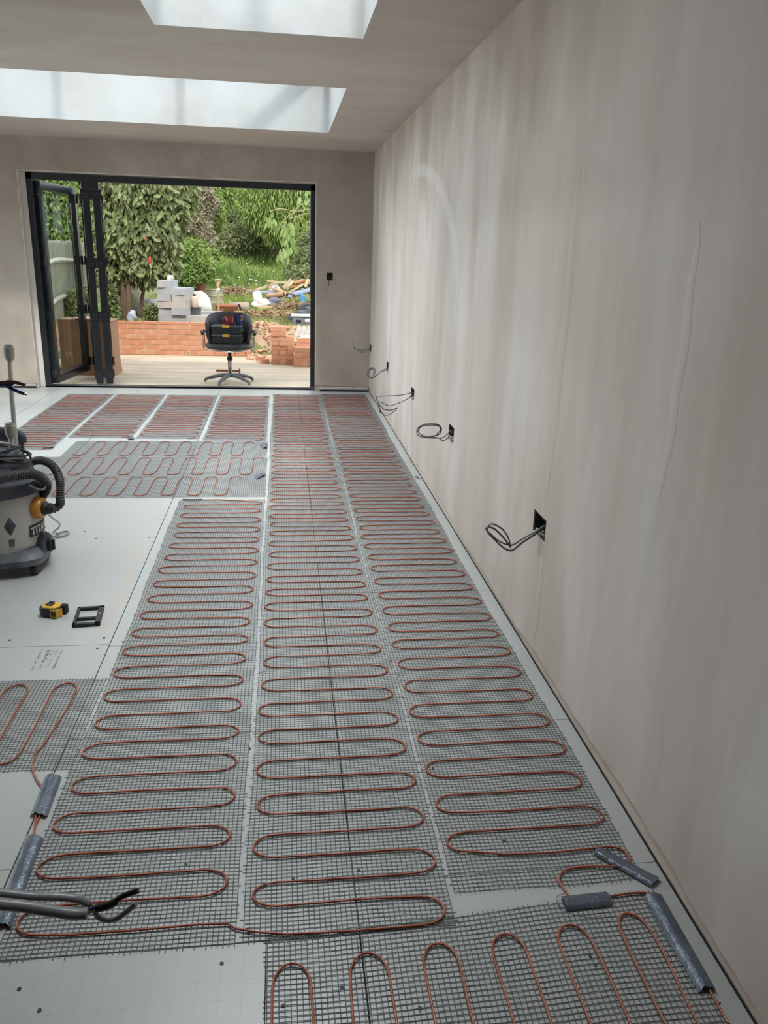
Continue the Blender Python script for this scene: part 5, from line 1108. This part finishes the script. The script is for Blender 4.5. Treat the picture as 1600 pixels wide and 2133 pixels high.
def front_leaves(par, blobs, n, seed, sz=1.):
    rs = random.Random(seed); off = par.location
    for i in range(n):
        b = rs.choice(blobs); th = rs.uniform(0, 6.28); q = math.sqrt(rs.random()); x = b[0]+b[3]*q*math.cos(th); z = b[2]+b[5]*q*math.sin(th); y = b[1]-b[4]*math.sqrt(max(0, 1-q*q))*1.08-.02
        o = obj('leaf', lfm if rs.random() < .6 else lfm2, None, par); o.location = Vector((x, y, z))-off; o.rotation_euler = (R(rs.uniform(-165, -60)), R(rs.uniform(-45, 45)), R(rs.uniform(-85, 85))); s = sz*rs.uniform(.75, 1.2); o.scale = (s, s, s)
front_leaves(bt, tb_, 290, 4, .88)
for k, (px, py, s) in enumerate(((312, 542, 1.), (302, 498, .5), (304, 642, .8))):
    q = at(px, py, 1, 13.2); setp(obj('red_tag', MB().blob(q, (.022*s, .012, .06*s), 8, 6, .1, k), mat('red_ribbon', (.55, .05, .03), .4, col2=(.5, .05, .03)), smooth=True), ['long red pod hanging in the broad leaved tree', 'tiny red spot high in the broad leaved tree', 'red bottle cap shape among low leaves'][k], 'red tag')
lb_ = [bl(322, 652, 13.2, .12, .09), bl(230, 630, 13.3, .08, .24)]
plant('low_shrub', 'low shrub with narrow leaves at foot of the tree', 'shrub', (at(315, 660, 1, 13.2).x, 13.2, .3), lb_, 1000, .10, L_mid, droop=.3, seed=52, core=.2)
# overhanging branch, right
oq = [at(700, 420, 1, 12.8), at(660, 432, 1, 12.8), at(620, 440, 1, 12.8), at(585, 435, 1, 12.8), at(563, 440, 1, 12.8)]
ob = thing('overhanging_branch', 'pale branch with large hanging leaves crossing the right opening', 'branch', (1.9, 13, .2))
obj('trunk', MB().tube(spline([(1.9, 13, .15), (1.85, 13, 1.2), (1.7, 12.9, 2.0), oq[0]], 4), .06, 8), M_bark, ob, world=True, smooth=True)
M_tw = mat('pale_twig', (.42, .36, .20), .7, col2=(.36, .30, .17))
for P in (oq, [oq[1], at(630, 425, 1, 12.8), at(612, 442, 1, 12.75)], [oq[2], at(600, 450, 1, 12.8), at(588, 462, 1, 12.8), at(580, 478, 1, 12.8)], [oq[0], at(668, 448, 1, 12.8), at(640, 445, 1, 12.8), at(605, 455, 1, 12.8)], [oq[0], at(660, 400, 1, 12.9), at(630, 385, 1, 12.9)]):
    obj('twig', MB().tube(spline(P, 4), .007, 6), M_tw, ob, world=True, smooth=True)
lm3 = lf.mesh('leaf'); lm3.materials.append(leafmat('leaf_pale', (.24, .34, .10), (.30, .40, .14), .25))
rs = random.Random(9); pts = []
for k in range(54):
    c = rs.choice([((596, 478), 11, 22), ((598, 505), 9, 20), ((562, 455), 10, 12), ((601, 470), 14, 10), ((592, 525), 9, 8), ((628, 400), 16, 12), ((650, 395), 8, 12)])
    pts.append((c[0][0]+rs.uniform(-1, 1)*c[1], c[0][1]+rs.uniform(-1, 1)*c[2]))
for x, y in pts:
    o = obj('leaf', lm3, None, ob); o.location = at(x, y, 1, 12.8+rs.uniform(-.1, .1))-ob.location; o.rotation_euler = (R(rs.uniform(-115, -75)), R(rs.uniform(-25, 25)), R(rs.uniform(-60, 60))); s = rs.uniform(.75, 1.1); o.scale = (s*.8, s, s)
# --- grass
def grass(name, n, xr, yr, h, m, seed, label, w=.012, dens=None):
    rs = np.random.default_rng(seed); x = rs.uniform(*xr, n); y = rs.uniform(*yr, n)
    if dens is not None: k = rs.random(n) < dens(x, y); x, y = x[k], y[k]
    n = len(x); z = np.array([gz(a, b) for a, b in zip(x, y)]); hh = h(x, y)*rs.uniform(.4, 1.2, n) if callable(h) else h*rs.uniform(.4, 1.2, n)
    a = rs.uniform(0, 6.28, n); ww = w*rs.uniform(.6, 1.4, n); dx, dy = np.cos(a)*ww, np.sin(a)*ww; lx, ly = rs.normal(size=n)*hh*.35, rs.normal(size=n)*hh*.35
    V = np.stack([np.stack([x-dx, y-dy, z-.01], 1), np.stack([x+dx, y+dy, z-.01], 1), np.stack([x+dx*.6+lx*.5, y+dy*.6+ly*.5, z+hh*.6], 1), np.stack([x+lx, y+ly, z+hh], 1)], 1).reshape(-1, 3)
    return setp(obj(name, fast_mesh(name, V, np.arange(4*n).reshape(-1, 4)), m), label, 'grass', kind='stuff')
L_gr = leafmat('grass_green', (.28, .37, .09), (.42, .44, .16), .35, .6, .3); L_gs = leafmat('grass_dry', (.52, .46, .24), (.44, .42, .20), .3, .7, .3); L_wd = leafmat('weed_green', (.22, .35, .08), (.34, .43, .13), .4, .6, .3)
grass('lawn_grass', 60000, (-2.6, 1.3), (12.7, 22), lambda x, y: .05+.012*(y-12.7), L_gr, 1, 'green rough lawn around the scrap pile', .007, lambda x, y: .25+.75*(np.sin(x*2.1+1)*np.sin(y*1.3)+.4 > 0))
grass('dry_grass', 22000, (-2.6, 1.3), (12.7, 21), .06, L_gs, 2, 'dry yellowing grass patches on the lawn', .007)
grass('tall_weeds', 60000, (-3.5, 2.2), (20, 27.5), lambda x, y: .22+.065*(y-20)+.15*np.sin(x*2.3)*np.sin(y*1.7), L_wd, 3, 'tall bright weeds and grass across back of garden', .018)
plant('weed_bank', 'leafy weed bank below the trees', 'weeds', (-1, 26, .8), [bl(450, 562, 24, .5, .26), bl(490, 560, 25, .6, .24), bl(540, 558, 25, .7, .24), bl(590, 558, 25, .7, .24), bl(630, 560, 24, .6, .3), bl(470, 545, 26, .5, .25)], 16000, .10, L_wd, seed=60, quad=False, core=.4, droop=-.3, shell=(.5, 1.3))
rs = np.random.default_rng(8); g = MB()
for i in range(46):
    x, y = rs.uniform(-1.6, .7), rs.uniform(17, 24); g.blob((x, y, gz(x, y)+.12+.05*(y-17)), (.022, .022, .014), 6, 4, .1, i)
setp(obj('white_flowers', g, M_wb), 'scattered white flower heads in the long grass', 'flowers', kind='stuff')
